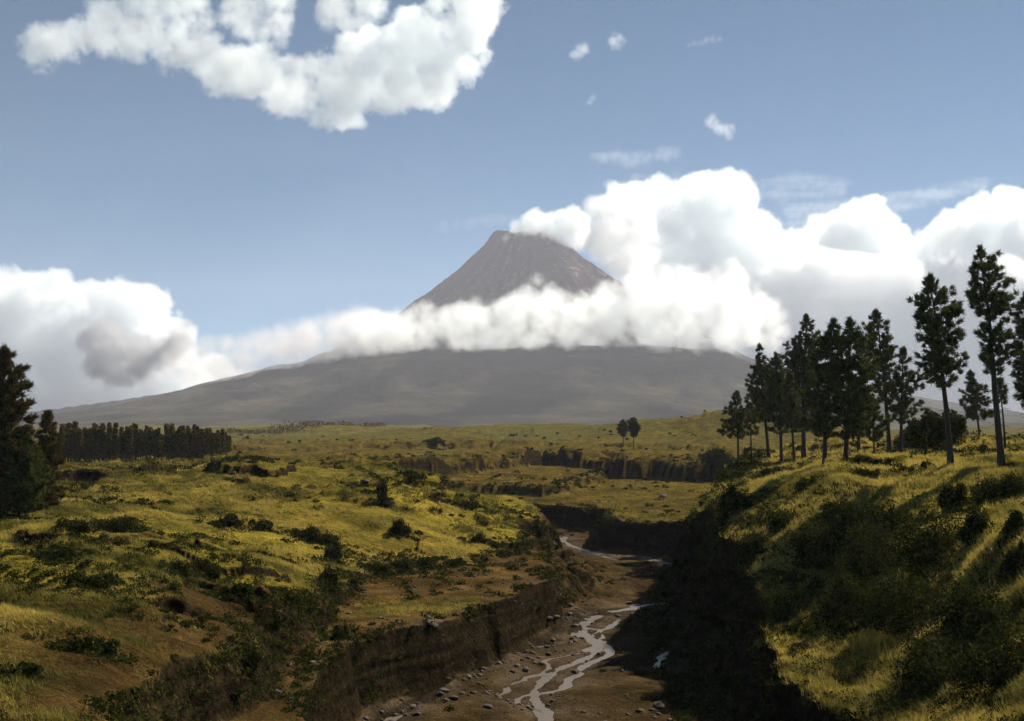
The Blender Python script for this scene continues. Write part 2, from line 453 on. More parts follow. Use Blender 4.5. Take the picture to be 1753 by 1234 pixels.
bed_c = t.ramp(n_m, [(0.3, (0.0162, 0.0111, 0.0050)), (0.52, (0.0486, 0.0312, 0.0131)), (0.72, (0.1148, 0.0754, 0.0350))])
rock_c = t.ramp(n_f, [(0.3, (0.006, 0.005, 0.0028)), (0.55, (0.020, 0.015, 0.008)), (0.78, (0.056, 0.040, 0.019))])
g = t.mix(t.attr('yellow'), grass_g, grass_y)
g = t.mix(t.attr('heath'), g, heath_c)
mq = t.n('ShaderNodeMapping'); t.l(pos, mq.inputs['Vector']); mq.inputs['Scale'].default_value = (1, 0.45, 1)
band = t.noise(0.0075, 6, 0.62, mq.outputs[0])
g = t.mix(t.math('MULTIPLY', t.ramp(band, [(0.42, (0, 0, 0)), (0.54, (1, 1, 1))]), t.attr('far')), g, (0.085, 0.078, 0.024))
g = t.mix(t.math('MULTIPLY', t.ramp(t.noise(0.05, 6, 0.7, pos), [(0.5, (0, 0, 0)), (0.62, (0.8, 0.8, 0.8))]), t.attr('far')), g, (0.040, 0.042, 0.014))
g = t.mix(t.math('MULTIPLY', t.ramp(n_b, [(0.52, (0, 0, 0)), (0.68, (1, 1, 1))]), 0.45), g, heath_c)
e = t.mix(t.attr('bed'), earth, bed_c)
mp = t.n('ShaderNodeMapping'); t.l(pos, mp.inputs['Vector']); mp.inputs['Scale'].default_value = (0.5, 1.3, 0.5); mp.inputs['Rotation'].default_value = (0, 0, -0.45)
e = t.mix(t.math('MULTIPLY', t.ramp(t.noise(0.55, 6, 0.65, mp.outputs[0]), [(0.5, (0, 0, 0)), (0.64, (1, 1, 1))]), 0.65), e, (0.050, 0.046, 0.013))
cf = t.math('ADD', t.attr('cover'), t.math('MULTIPLY', t.math('SUBTRACT', n_f, 0.5), 0.9), clamp=True)
e = t.mix(t.math('MULTIPLY', t.attr('gravel'), 0.75), e, (0.17, 0.13, 0.095))
e = t.mix(t.math('MULTIPLY', t.attr('wet'), 0.8), e, (0.018, 0.0135, 0.009))
c = t.mix(t.ramp(cf, [(0.25, (0, 0, 0)), (0.55, (1, 1, 1))]), e, g)
nz = t.n('ShaderNodeSeparateXYZ'); t.l(t.n('ShaderNodeNewGeometry').outputs['Normal'], nz.inputs[0])
st = t.ramp(nz.outputs['Z'], [(0.62, (1, 1, 1)), (0.88, (0, 0, 0))])
sv = t.n('ShaderNodeMapping'); t.l(pos, sv.inputs['Vector']); sv.inputs['Scale'].default_value = (0.06, 0.06, 1.5)
strata = t.ramp(t.noise(1.0, 4, 0.6, sv.outputs[0]), [(0.36, (0.55, 0.5, 0.45)), (0.5, (1, 1, 1)), (0.64, (1.7, 1.55, 1.35))])
rock_c = t.mix(1.0, rock_c, strata, 'MULTIPLY')
c = t.mix(st, c, rock_c)
fine = t.ramp(n_ff, [(0.25, (0.32, 0.32, 0.34)), (0.5, (1, 1, 1)), (0.75, (1.8, 1.7, 1.5))])
c = t.mix(1.0, c, fine, 'MULTIPLY')
bs = t.n('ShaderNodeBsdfDiffuse')
t.l(c, bs.inputs['Color'])
bp = t.n('ShaderNodeBump', Strength=1.0, Distance=0.55)
t.l(t.math('ADD', n_f, t.math('MULTIPLY', n_ff, 0.5)), bp.inputs['Height'])
t.l(bp.outputs[0], bs.inputs['Normal'])
t.out(bs.outputs[0])
ground = obj('ground', gm, m)
tag(ground, kind='structure')

# ---------------------------------------------------------------- water threads
m = bpy.data.materials.new('muddy_water')
t = NT(m)
bs = t.n('ShaderNodeBsdfPrincipled', Roughness=0.36)
bs.inputs['Base Color'].default_value = (0.12, 0.097, 0.075, 1)
bs.inputs['IOR'].default_value = 1.33
bs.inputs['Specular IOR Level'].default_value = 0.32
bp = t.n('ShaderNodeBump', Strength=0.6, Distance=0.12)
t.l(t.noise(2.5, 4, 0.6, t.pos()), bp.inputs['Height']); t.l(bp.outputs[0], bs.inputs['Normal'])
t.out(bs.outputs[0])
vs_, fs_ = [], []
for li, line in enumerate(STREAM_XY):
    L_ = np.array(line); b0 = len(vs_)
    tg = np.gradient(L_[:, :2], axis=0); tg /= np.linalg.norm(tg, axis=1, keepdims=True) + 1e-9
    nr = np.stack([-tg[:, 1], tg[:, 0]], 1)
    wob = 0.25 + 1.1 * (vnoise(np.arange(len(L_)) * 0.45, np.full(len(L_), li * 7.7), 5) + 0.5)
    wob2 = 0.25 + 1.1 * (vnoise(np.arange(len(L_)) * 0.45, np.full(len(L_), li * 7.7 + 50), 6) + 0.5)
    for i in range(len(L_)):
        z_ = EYE - float(floor_drop(L_[i, 0], L_[i, 1])) - 0.02 + 0.004 * li
        for s_, wb in ((-1, wob[i]), (0, 0), (1, wob2[i])):
            q = L_[i, :2] + nr[i] * s_ * (L_[i, 2] / 2 + 0.55)
            vs_.append((q[0], q[1], z_))
    for i in range(len(L_) - 1):
        for c_ in (0, 1):
            a_ = b0 + i * 3 + c_
            fs_.append((a_, a_ + 1, a_ + 4, a_ + 3))
water = obj('river', mesh_from('river', vs_, fs_), m)
tag(water, kind='structure')
# ---------------------------------------------------------------- volcano and its lower slopes
MD = 9000.0                                       # distance of the summit cone
LD = 6500.0                                       # distance of the long lower shoulder in front of it
def zat(py, d): return EYE + d * (HOR - py) / FPX * 1.0
def xat(px, d): return (px - CX) / FPX * d
vx = np.linspace(-4800, 4200, 620); vy = np.concatenate([np.linspace(3000, 7200, 190, endpoint=False), np.linspace(7200, 11000, 230)])
VX, VY = np.meshgrid(vx, vy)
prof_px = [-600, -200, 60, 130, 240, 350, 460, 580, 700, 850, 1000, 1150, 1240, 1290, 1350, 1450, 1600, 1800, 2200]
prof_py = [735, 722, 712, 705, 690, 657, 628, 612, 600, 597, 592, 594, 601, 622, 645, 672, 700, 715, 728]
crest = np.interp(VX, xat(np.array(prof_px), LD), zat(np.array(prof_py), LD))
back = np.clip((VY - LD) / 2500, 0, 1)
front = np.clip((LD - VY) / 3000, 0, 1)
fold = np.abs(fbm(VX, VY * 0.35, 420, 5, 201)); fine_ = fbm(VX, VY, 90, 5, 211)
low = EYE - 12 + (crest - EYE + 12) * ((1 - front) ** 1.7) * np.where(VY > LD, 1 - 0.25 * back, 1)
low = low + (-90 * fold + 20 * fine_ + 24) * np.clip((low - EYE) / 180, 0, 1) * (0.2 + 0.8 * np.clip(front * 4, 0, 1))
# upper cone, its flanks steepening to the rim
cx0 = xat(899, MD); cz = zat(402, MD)
ang = np.arctan2(VY - MD, VX - cx0)
r = np.hypot(VX - cx0, VY - MD)
rr = np.where(r > 190, 190 + (r - 190) * 1.08, r) * (1 + 0.04 * np.sin(ang * 3 + 0.6)) + 14 * fbm(np.cos(ang) * 900, np.sin(ang) * 900, 120, 4, 221) + 10 * fbm(VX, VY, 90, 4, 231)
slope_l = np.interp(rr, [0, 150, 205, 290, 440, 700, 810, 1100, 1500, 2200, 3500, 7000], [-14, -8, 0, 95, 233, 417, 502, 680, 840, 1010, 1200, 1500])
slope_r = np.interp(rr, [0, 130, 200, 373, 545, 800, 1100, 1500, 2200, 3500, 7000], [-14, -10, 8, 140, 251, 420, 600, 800, 1000, 1200, 1500])
kx = sstep((VX - cx0) / 300 + 0.5)
cone = cz - (slope_l * (1 - kx) + slope_r * kx)
ribs = np.abs(fbm(np.cos(ang) * 1500 + 0.0 * r, np.sin(ang) * 1500, 190, 4, 241))
cone = cone - 60 * ribs * np.clip((rr - 150) / 400, 0, 1) + 16 * fbm(VX, VY, 60, 5, 251) * np.clip(rr / 300, 0.6, 1)
# the left horn of the crater rim
cone = cone + 17 * np.exp(-((VX - xat(852, MD)) / 46) ** 2 - ((VY - MD + 60) / 130) ** 2) + 8 * np.exp(-((VX - xat(930, MD)) / 30) ** 2 - ((VY - MD + 40) / 130) ** 2)
cone = cone - 12 * np.exp(-((VX - xat(905, MD)) / 70) ** 2) * np.exp(-((rr - 40) / 200) ** 2) * 1.0
cone = cone + 22 * fbm(VX, VY, 34, 4, 261) * np.exp(-((rr - 190) / 150) ** 2)
VZ = np.maximum(low, cone)
i2 = np.arange(VX.size).reshape(VX.shape)
vq = np.stack([i2[:-1, :-1], i2[:-1, 1:], i2[1:, 1:], i2[1:, :-1]], -1).reshape(-1, 4)
vm = mesh_from('volcano', np.stack([VX, VY, VZ], -1).reshape(-1, 3), vq)
radial = fbm(np.cos(ang) * 1500 + 0.02 * r, np.sin(ang) * 1500, 120, 5, 271, gain=0.65) + 0.25 * fbm(VX, VY, 60, 4, 281)
fattr(vm, 'streak', np.clip(0.5 + 1.0 * radial, 0, 1).ravel())
fattr(vm, 'fold', np.clip(0.5 + 1.1 * fbm(VX, VY * 0.3, 300, 6, 291, gain=0.6), 0, 1).ravel())
fattr(vm, 'upper', sstep((VZ - EYE - 560) / 300 + 0.5).ravel())
m = bpy.data.materials.new('lava_and_forest')
t = NT(m)
pos = t.pos()
n1 = t.noise(0.004, 6, 0.6, pos); n2 = t.noise(0.03, 4, 0.65, pos); n3 = t.noise(0.0015, 3, 0.5, pos)
wood = t.ramp(n1, [(0.3, (0.010, 0.014, 0.009)), (0.5, (0.028, 0.028, 0.022)), (0.68, (0.070, 0.064, 0.046))])
wood = t.mix(t.ramp(n2, [(0.4, (0, 0, 0)), (0.7, (0.6, 0.6, 0.6))]), wood, (0.020, 0.024, 0.012))
ash = t.ramp(n2, [(0.3, (0.010, 0.008, 0.0085)), (0.55, (0.026, 0.020, 0.020)), (0.72, (0.085, 0.066, 0.064))])
ash = t.mix(t.ramp(n1, [(0.60, (0, 0, 0)), (0.70, (0.8, 0.8, 0.8))]), ash, (0.24, 0.19, 0.17))
ash = t.mix(1.0, ash, t.ramp(t.attr('streak'), [(0.3, (0.35, 0.32, 0.34)), (0.5, (1, 1, 1)), (0.64, (1.25, 1.15, 1.15)), (0.76, (2.6, 2.3, 2.3))]), 'MULTIPLY')
wood = t.mix(1.0, wood, t.ramp(t.attr('fold'), [(0.3, (0.45, 0.45, 0.5)), (0.5, (1, 1, 1)), (0.7, (1.3, 1.22, 1.15))]), 'MULTIPLY')  # ravine shade and lit mottling painted into the wood colour
c = t.mix(t.attr('upper'), wood, ash)
bs = t.n('ShaderNodeBsdfDiffuse')
t.l(c, bs.inputs['Color'])
bp = t.n('ShaderNodeBump', Strength=0.8, Distance=18.0)
t.l(n2, bp.inputs['Height']); t.l(bp.outputs[0], bs.inputs['Normal'])
t.out(bs.outputs[0])
volcano = obj('volcano', vm, m)
tag(volcano, 'grey ash cone volcano with broad wooded shoulders rising behind the plain', 'volcano', kind='structure')
# ---------------------------------------------------------------- clouds: real volumes, each at its own distance
CRND = np.random.RandomState(5)
def in_poly(px, py, poly):
    c = False; n = len(poly)
    for i in range(n):
        x0, y0 = poly[i]; x1, y1 = poly[(i + 1) % n]
        if (y0 > py) != (y1 > py) and px < (x1 - x0) * (py - y0) / (y1 - y0) + x0: c = not c
    return c
def edge_d(px, py, poly):
    b = 1e9; n = len(poly)
    for i in range(n):
        x0, y0 = poly[i]; x1, y1 = poly[(i + 1) % n]
        dx, dy = x1 - x0, y1 - y0
        t = max(0, min(1, ((px - x0) * dx + (py - y0) * dy) / (dx * dx + dy * dy + 1e-9)))
        b = min(b, math.hypot(px - x0 - t * dx, py - y0 - t * dy))
    return b

def cloud_mat(name, dens, aniso, color):
    m = bpy.data.materials.new(name)
    t = NT(m)
    pv = t.n('ShaderNodeVolumePrincipled', Anisotropy=aniso)
    pv.inputs['Color'].default_value = (*color, 1)
    pv.inputs['Density Attribute'].default_value = ''
    a = t.n('ShaderNodeAttribute', _attribute_name='density')
    t.l(t.math('MULTIPLY', a.outputs['Fac'], dens), pv.inputs['Density'])
    t.out(None, pv.outputs[0])
    return m

def cloud(name, label, cat, polys, D, radii, depth, vox, dens, soft, n_scale, n_amp, aniso=0.45, color=(0.955, 0.982, 1.0), pts_per=1.0, group=None,
          kind='stuff', stretch=(1, 1, 1), detail=5, squash=1.0, seed=0):
    """polys: outlines in photo pixels, laid out at distance D (m) and filled with puffs of the given radii (px); depth: half depth (m)"""
    rnd = np.random.RandomState(100 + seed)
    k = D / FPX
    cls = [[] for _ in radii]
    for item in polys:
        poly, dy = (item[0], item[1]) if isinstance(item, tuple) and len(item) == 2 and isinstance(item[0], list) else (item, 0.0)
        xs = [p[0] for p in poly]; ys = [p[1] for p in poly]
        for ci, r in enumerate(radii):
            area = (max(xs) - min(xs)) * (max(ys) - min(ys))
            n = int(pts_per * area / (r * r) * 1.6) + 3
            for _ in range(n):
                px, py = rnd.uniform(min(xs), max(xs)), rnd.uniform(min(ys), max(ys))
                if not in_poly(px, py, poly): continue
                e = edge_d(px, py, poly)
                if e < r * 0.55: continue
                room = min(1.0, e / (radii[0] * 1.2))
                c = at_dist(px, py, D + dy)
                f = (rnd.rand() * 2 - 1)
                cls[ci].append((c.x, c.y + depth * f * (0.35 + 0.65 * room), c.z))
    pts = [p for c in cls for p in c]
    cid = [i for i, c in enumerate(cls) for _ in c]
    me = bpy.data.meshes.new(name)
    me.vertices.add(len(pts)); me.vertices.foreach_set('co', np.array(pts, dtype=np.float32).ravel())
    a = me.attributes.new('size_class', 'INT', 'POINT'); a.data.foreach_set('value', np.array(cid, dtype=np.int32))
    me.update()
    mat = cloud_mat(name, dens, aniso, color)
    o = obj(name, me, mat)
    P_ = np.array(pts); R = radii[0] * k * 0.9 + n_amp * 0.6
    lo, hi = P_.min(0) - R, P_.max(0) + R
    res = [int(max(8, min(700, (hi[i] - lo[i]) / (vox * k * (1, 2.2, 1)[i])))) for i in range(3)]
    g = bpy.data.node_groups.new(name, 'GeometryNodeTree')
    g.interface.new_socket('Geometry', in_out='INPUT', socket_type='NodeSocketGeometry')
    g.interface.new_socket('Geometry', in_out='OUTPUT', socket_type='NodeSocketGeometry')
    N = g.nodes.new; L = g.links.new
    gi, go = N('NodeGroupInput'), N('NodeGroupOutput')
    ps = N('GeometryNodeInputPosition')
    at = N('GeometryNodeInputNamedAttribute'); at.data_type = 'INT'; at.inputs[0].default_value = 'size_class'
    def M(op, x, y=None):
        n = N('ShaderNodeMath'); n.operation = op
        for i, v in enumerate((x, y)):
            if v is None: continue
            if hasattr(v, 'is_output'): L(v, n.inputs[i])
            else: n.inputs[i].default_value = v
        return n.outputs[0]
    d = None
    for ci, r in enumerate(radii):
        if not cls[ci]: continue
        pr = N('GeometryNodeProximity'); pr.target_element = 'POINTS'
        L(gi.outputs[0], pr.inputs['Geometry']); L(at.outputs['Attribute'], pr.inputs['Group ID'])
        pr.inputs['Sample Group ID'].default_value = ci
        di = M('SUBTRACT', pr.outputs['Distance'], r * k)
        d = di if d is None else M('SMOOTH_MIN', d, di)
        if d is not di:
            d.node.inputs[2].default_value = r * k * 0.5
    vs = N('ShaderNodeVectorMath'); vs.operation = 'MULTIPLY'; L(ps.outputs[0], vs.inputs[0])
    vs.inputs[1].default_value = stretch
    nz = N('ShaderNodeTexNoise'); L(vs.outputs[0], nz.inputs['Vector'])
    nz.inputs['Scale'].default_value = 1.0 / (n_scale * k); nz.inputs['Detail'].default_value = detail; nz.inputs['Roughness'].default_value = 0.70
    q = M('MULTIPLY', M('SUBTRACT', nz.outputs[0], 0.5), n_amp * 2 * k)
    f = M('DIVIDE', M('MULTIPLY', M('ADD', d, q), -1.0), soft * k)
    cl = N('ShaderNodeClamp'); L(f, cl.inputs[0])
    vc = N('GeometryNodeVolumeCube')
    L(cl.outputs[0], vc.inputs['Density'])
    vc.inputs['Min'].default_value = lo; vc.inputs['Max'].default_value = hi
    for i, ax in enumerate('XYZ'): vc.inputs['Resolution ' + ax].default_value = res[i]
    sm = N('GeometryNodeSetMaterial'); sm.inputs['Material'].default_value = mat
    L(vc.outputs[0], sm.inputs[0]); L(sm.outputs[0], go.inputs[0])
    md = o.modifiers.new('puffs', 'NODES'); md.node_group = g
    tag(o, label, cat, group, kind)
    print('cloud', name, len(pts), res)
    return o

# the bank that hides the waist of the volcano
cloud('cloud_bank', 'pale cloud bank wrapped round the waist of the volcano', 'cloud',
      [[(600, 606), (590, 570), (615, 535), (690, 534), (720, 514), (760, 522), (800, 516), (850, 522), (900, 500), (940, 490),
        (990, 505), (1050, 482), (1100, 460), (1180, 455), (1260, 470), (1340, 520), (1350, 590), (1250, 603), (1150, 598), (1000, 592), (850, 598), (700, 600)],
       [(915, 500), (912, 470), (925, 478), (945, 500)]],
      6350, (26, 15, 8), 300, 2.3, 0.0085, 12, 50, 46, seed=1, detail=9)
cloud('cloud_bank', 'thin greyish end of the cloud bank on the left shoulder of the volcano', 'cloud',
      [[(425, 626), (450, 590), (500, 562), (560, 545), (610, 520), (670, 535), (690, 560), (680, 600), (600, 614), (520, 624)]],
      6250, (22, 12, 7), 260, 2.3, 0.0075, 24, 60, 36, seed=15, detail=9, color=(0.93, 0.925, 0.945))
cloud('cloud_wisp', 'thin grey tail of the cloud bank trailing low to the left', 'cloud',
      [[(270, 630), (310, 588), (420, 566), (500, 550), (600, 525), (640, 560), (600, 606), (520, 628), (430, 648), (330, 660)]],
      6200, (20, 12, 7), 260, 2.3, 0.0090, 26, 60, 26, seed=11, detail=9, pts_per=1.6, color=(0.91, 0.90, 0.92))
cloud('cloud_wisp', 'grey smudge of cloud hanging right of the cloud bank', 'cloud',
      [[(1212, 585), (1225, 530), (1250, 495), (1300, 490), (1325, 510), (1280, 545), (1250, 590)]],
      6000, (16, 9), 120, 2.4, 0.005, 30, 40, 18, seed=12, detail=6, color=(0.86, 0.86, 0.89))
# steam leaving the crater
cloud('crater_steam', 'white steam drifting off the crater rim', 'steam',
      [[(858, 414), (872, 390), (892, 372), (915, 358), (935, 366), (955, 360), (985, 352), (1010, 372), (1000, 425), (975, 424), (950, 412), (920, 410), (890, 409)]],
      8790, (15, 9, 5), 90, 1.7, 0.014, 6, 34, 22, seed=2, detail=9, pts_per=1.5)
cloud('steam_plume', 'grey plume of steam leaning over the right flank of the cone', 'steam',
      [[(970, 415), (990, 360), (1020, 335), (1070, 320), (1110, 330), (1130, 400), (1130, 475), (1080, 480), (1030, 455)]],
      9300, (26, 14, 8), 220, 2.4, 0.010, 14, 36, 16, seed=13, detail=9, color=(0.94, 0.955, 0.968))
# cumulus far behind on the right
cloud('cumulus', 'tall sunlit cumulus tower right of the crater', 'cloud',
      [[(1040, 470), (1030, 345), (1060, 322), (1140, 312), (1205, 316), (1235, 294), (1258, 296), (1275, 330), (1275, 360), (1310, 380), (1360, 420), (1400, 470), (1400, 560), (1050, 560)]],
      15000, (40, 20, 10), 700, 2.1, 0.0050, 4, 56, 38, seed=3, detail=9)
cloud('cumulus', 'cumulus tower with a grey flank, middle one of the row on the right', 'cloud',
      [[(1340, 520), (1370, 430), (1385, 372), (1430, 350), (1480, 334), (1515, 345), (1535, 385), (1575, 440), (1590, 540)]],
      15600, (40, 20, 10), 600, 2.1, 0.0052, 4, 56, 38, seed=4, detail=9)
cloud('cumulus', 'broad cumulus at the right edge behind the tallest pines', 'cloud',
      [[(1540, 560), (1545, 440), (1570, 395), (1620, 368), (1660, 335), (1705, 345), (1760, 342), (1860, 330), (1860, 560)]],
      15300, (44, 22, 11), 700, 2.1, 0.0052, 4, 56, 38, seed=5, detail=9)
cloud('cumulus', 'long low bank of bright cumulus along the right horizon', 'cloud',
      [[(1090, 640), (1110, 500), (1180, 460), (1250, 476), (1330, 452), (1430, 432), (1500, 447), (1560, 455), (1620, 440), (1700, 455), (1870, 440), (1870, 730), (1200, 730)]],
      14300, (50, 26, 12), 420, 2.2, 0.0055, 5, 60, 40, seed=6, detail=9)
# the left bank of cloud and the dark cloud before it
cloud('cumulus', 'bright cloud bank low on the left above the far ridge', 'cloud',
      [[(-130, 470), (0, 458), (60, 468), (130, 488), (210, 484), (270, 494), (305, 530), (325, 570), (330, 600), (420, 640), (470, 660), (470, 730), (-130, 730)]],
      14300, (36, 20, 10), 700, 2.8, 0.0075, 5, 60, 38, seed=7, detail=9)
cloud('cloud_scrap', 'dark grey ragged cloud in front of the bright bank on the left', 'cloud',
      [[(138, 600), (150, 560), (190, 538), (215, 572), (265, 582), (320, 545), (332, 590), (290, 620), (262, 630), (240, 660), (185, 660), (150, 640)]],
      7600, (20, 11, 6), 170, 2.2, 0.016, 6, 36, 34, seed=8, detail=8, pts_per=1.8, color=(0.69, 0.705, 0.74))  # low grey scatter colour stands in for the cloud's shaded side
# the high cloud at the upper left
cloud('high_cloud', 'large bright cloud high at the upper left', 'cloud',
      [[(235, 108), (300, 84), (360, 76), (430, 78), (520, 98), (575, 78), (640, 52), (720, 10), (760, -40), (860, -40), (858, 30), (830, 60), (842, 95), (806, 132),
        (745, 172), (680, 192), (626, 182), (606, 205), (565, 224), (515, 200), (455, 186), (390, 160), (330, 132)]],
      8200, (34, 18, 9), 190, 2.4, 0.0080, 8, 50, 50, seed=9, detail=9)
cloud('high_cloud', 'thin torn cloud sheet left of the large high cloud', 'cloud',
      [[(28, 90), (55, 50), (130, 28), (200, 0), (240, -60), (345, -60), (365, 20), (382, 88), (300, 92), (240, 100), (130, 100), (60, 124)],
       [(370, -60), (495, -60), (505, 40), (485, 84), (420, 66), (375, 30)], [(530, -60), (700, -60), (660, 30), (605, 56), (550, 50)], [(640, 60), (720, 10), (760, -10), (740, 70), (680, 90)]],
      8400, (24, 12), 110, 2.4, 0.0055, 12, 44, 46, seed=10, detail=9, pts_per=1.5)
for i, (lab, poly, D_, dn, st) in enumerate([
        ('small ragged white wisp in the blue above the tall cumulus', [(1203, 200), (1220, 192), (1240, 210), (1262, 215), (1258, 236), (1235, 236), (1212, 220)], 9000, 0.012, (1, 1, 1)),
        ('small round wisp high right of the large high cloud', [(972, 98), (985, 76), (1010, 75), (1012, 92), (990, 102)], 8600, 0.010, (1, 1, 1)),
        ('faint double wisp high in the middle of the sky', [(1040, 60), (1055, 50), (1072, 70), (1066, 92), (1046, 84)], 8600, 0.009, (1, 1, 1)),
        ('faint slanting streak high in the blue', [(1165, 84), (1180, 72), (1235, 58), (1240, 72), (1200, 80)], 8600, 0.008, (.5, 1, 1)),
        ('thin flat streak over the steam plume', [(1005, 268), (1030, 258), (1110, 258), (1150, 254), (1195, 268), (1130, 276), (1080, 284), (1020, 276)], 14500, 0.005, (.25, 1, 1)),
        ('veil of thin cloud behind the top of the tall cumulus', [(1030, 322), (1090, 302), (1200, 300), (1300, 310), (1360, 298), (1470, 312), (1440, 340), (1340, 350), (1150, 330)], 16800, 0.0045, (.25, 1, 1)),
        ('long thin streak above the right cumulus', [(1290, 400), (1350, 350), (1500, 335), (1600, 318), (1700, 306), (1690, 322), (1600, 352), (1480, 380), (1380, 420)], 16800, 0.0050, (.25, 1, 1)),
        ('faint flat streak left of the crater', [(700, 390), (760, 378), (860, 368), (900, 376), (850, 390), (760, 396)], 14500, 0.0032, (.25, 1, 1)),
        ('tiny wisp between the high cloud and the middle of the sky', [(1000, 180), (1012, 162), (1024, 166), (1010, 182)], 8600, 0.008, (1, 1, 1))]):
    flat = st[0] < 0.4
    cloud('cloud_wisp', lab, 'cloud', [poly], D_, (12, 7) if flat else (11, 6), 30, 1.8, dn * (1.0 if flat else 1), 34 if flat else 14, 22, 20 if flat else 14, seed=30 + i, detail=6,
          stretch=(0.16, 1, 1.1) if flat else st, pts_per=3.0 if flat else 1.6)
# ---------------------------------------------------------------- plants
def leaf_mat(name, lo, mid, hi, rough=0.7, trans=0.25, attr=None):
    m = bpy.data.materials.new(name)
    t = NT(m)
    g = t.n('ShaderNodeNewGeometry')
    oi = t.n('ShaderNodeObjectInfo')
    r = t.math('ADD', t.math('MULTIPLY', g.outputs['Random Per Island'], 0.6), t.math('MULTIPLY', t.noise(0.9, 2, 0.5, g.outputs['Position']), 0.55))
    if attr: r = t.math('MULTIPLY_ADD', t.attr(attr), 0.55, t.math('MULTIPLY', r, 0.55))
    c = t.ramp(r, [(0.2, lo), (0.5, mid), (0.85, hi)])
    d = t.n('ShaderNodeBsdfDiffuse'); t.l(c, d.inputs[0])
    tr = t.n('ShaderNodeBsdfTranslucent'); t.l(c, tr.inputs[0])
    mx = t.n('ShaderNodeMixShader'); mx.inputs[0].default_value = trans
    t.l(d.outputs[0], mx.inputs[1]); t.l(tr.outputs[0], mx.inputs[2])
    t.out(mx.outputs[0])
    return m
M_NEEDLE = leaf_mat('pine_needles', (0.014, 0.021, 0.007), (0.034, 0.048, 0.013), (0.115, 0.118, 0.034), trans=0.28)
M_NEEDLE_W = leaf_mat('russet_lit_pine_needles', (0.016, 0.016, 0.006), (0.045, 0.040, 0.012), (0.13, 0.085, 0.030), trans=0.15)  # reddish light on the left pines put into the needle tones
M_SCRUB = leaf_mat('scrub_leaves', (0.008, 0.012, 0.004), (0.018, 0.025, 0.006), (0.072, 0.074, 0.016), trans=0.18)  # leaf tones lowered to carry the shade of the black thickets
M_GRASS = leaf_mat('tall_grass', (0.046, 0.052, 0.013), (0.180, 0.158, 0.036), (0.46, 0.36, 0.085), trans=0.3, attr='tone')
M_WOODS = leaf_mat('plantation_leaves', (0.026, 0.029, 0.008), (0.070, 0.064, 0.016), (0.20, 0.145, 0.036), trans=0.15)
m = bpy.data.materials.new('pine_bark'); t = NT(m)
bs = t.n('ShaderNodeBsdfPrincipled', Roughness=0.95)
t.l(t.ramp(t.noise(6, 5, 0.7, t.n('ShaderNodeTexCoord').outputs['Object']), [(0.3, (0.010, 0.007, 0.005)), (0.7, (0.042, 0.030, 0.022))]), bs.inputs['Base Color'])
t.out(bs.outputs[0]); M_BARK = m

def unit(v): return v / (np.linalg.norm(v, axis=-1, keepdims=True) + 1e-9)

def blades(rnd, cen, dirs, length, width):
    """thin triangles from cen along dirs"""
    n = len(cen)
    side = unit(np.cross(dirs, unit(rnd.normal(size=(n, 3))))) * (np.asarray(width).reshape(-1, 1) if np.ndim(width) else width) * 0.5
    tip = cen + dirs * (np.asarray(length).reshape(-1, 1) if np.ndim(length) else length)
    v = np.stack([cen - side, cen + side, tip], 1).reshape(-1, 3)
    return v
def leaves(rnd, cen, size):
    """small quads of random attitude"""
    n = len(cen)
    a = unit(rnd.normal(size=(n, 3))); b = unit(np.cross(a, rnd.normal(size=(n, 3))))
    s = (np.asarray(size).reshape(-1, 1) if np.ndim(size) else size) * (0.7 + 0.6 * rnd.rand(n, 1))
    a, b = a * s, b * s * 0.55
    return np.stack([cen - a, cen + b, cen + a, cen - b], 1).reshape(-1, 3)
def tri_mesh(name, v, k, mat):
    me = mesh_from(name, v, np.arange(len(v)).reshape(-1, k), smooth=False)
    me.materials.append(mat)
    return me

def tubes_mesh(name, paths, mat, seg=7):
    """paths: list of (points (n,3), radii (n))"""
    V, F = [], []
    for pts, rad in paths:
        pts = np.asarray(pts, float); n = len(pts); b = len(V)
        tg = unit(np.gradient(pts, axis=0))
        ref = np.array([0.3, 0.9, 0.1]) if abs(tg[0][2]) > 0.8 else np.array([0, 0, 1.0])
        for i in range(n):
            s = unit(np.cross(tg[i], ref)); u = np.cross(s, tg[i])
            for j in range(seg):
                a = 2 * pi * j / seg
                V.append(pts[i] + (s * cos(a) + u * sin(a)) * rad[i])
        for i in range(n - 1):
            for j in range(seg):
                F.append((b + i * seg + j, b + i * seg + (j + 1) % seg, b + (i + 1) * seg + (j + 1) % seg, b + (i + 1) * seg + j))
    me = mesh_from(name, V, F)
    me.materials.append(mat)
    return me

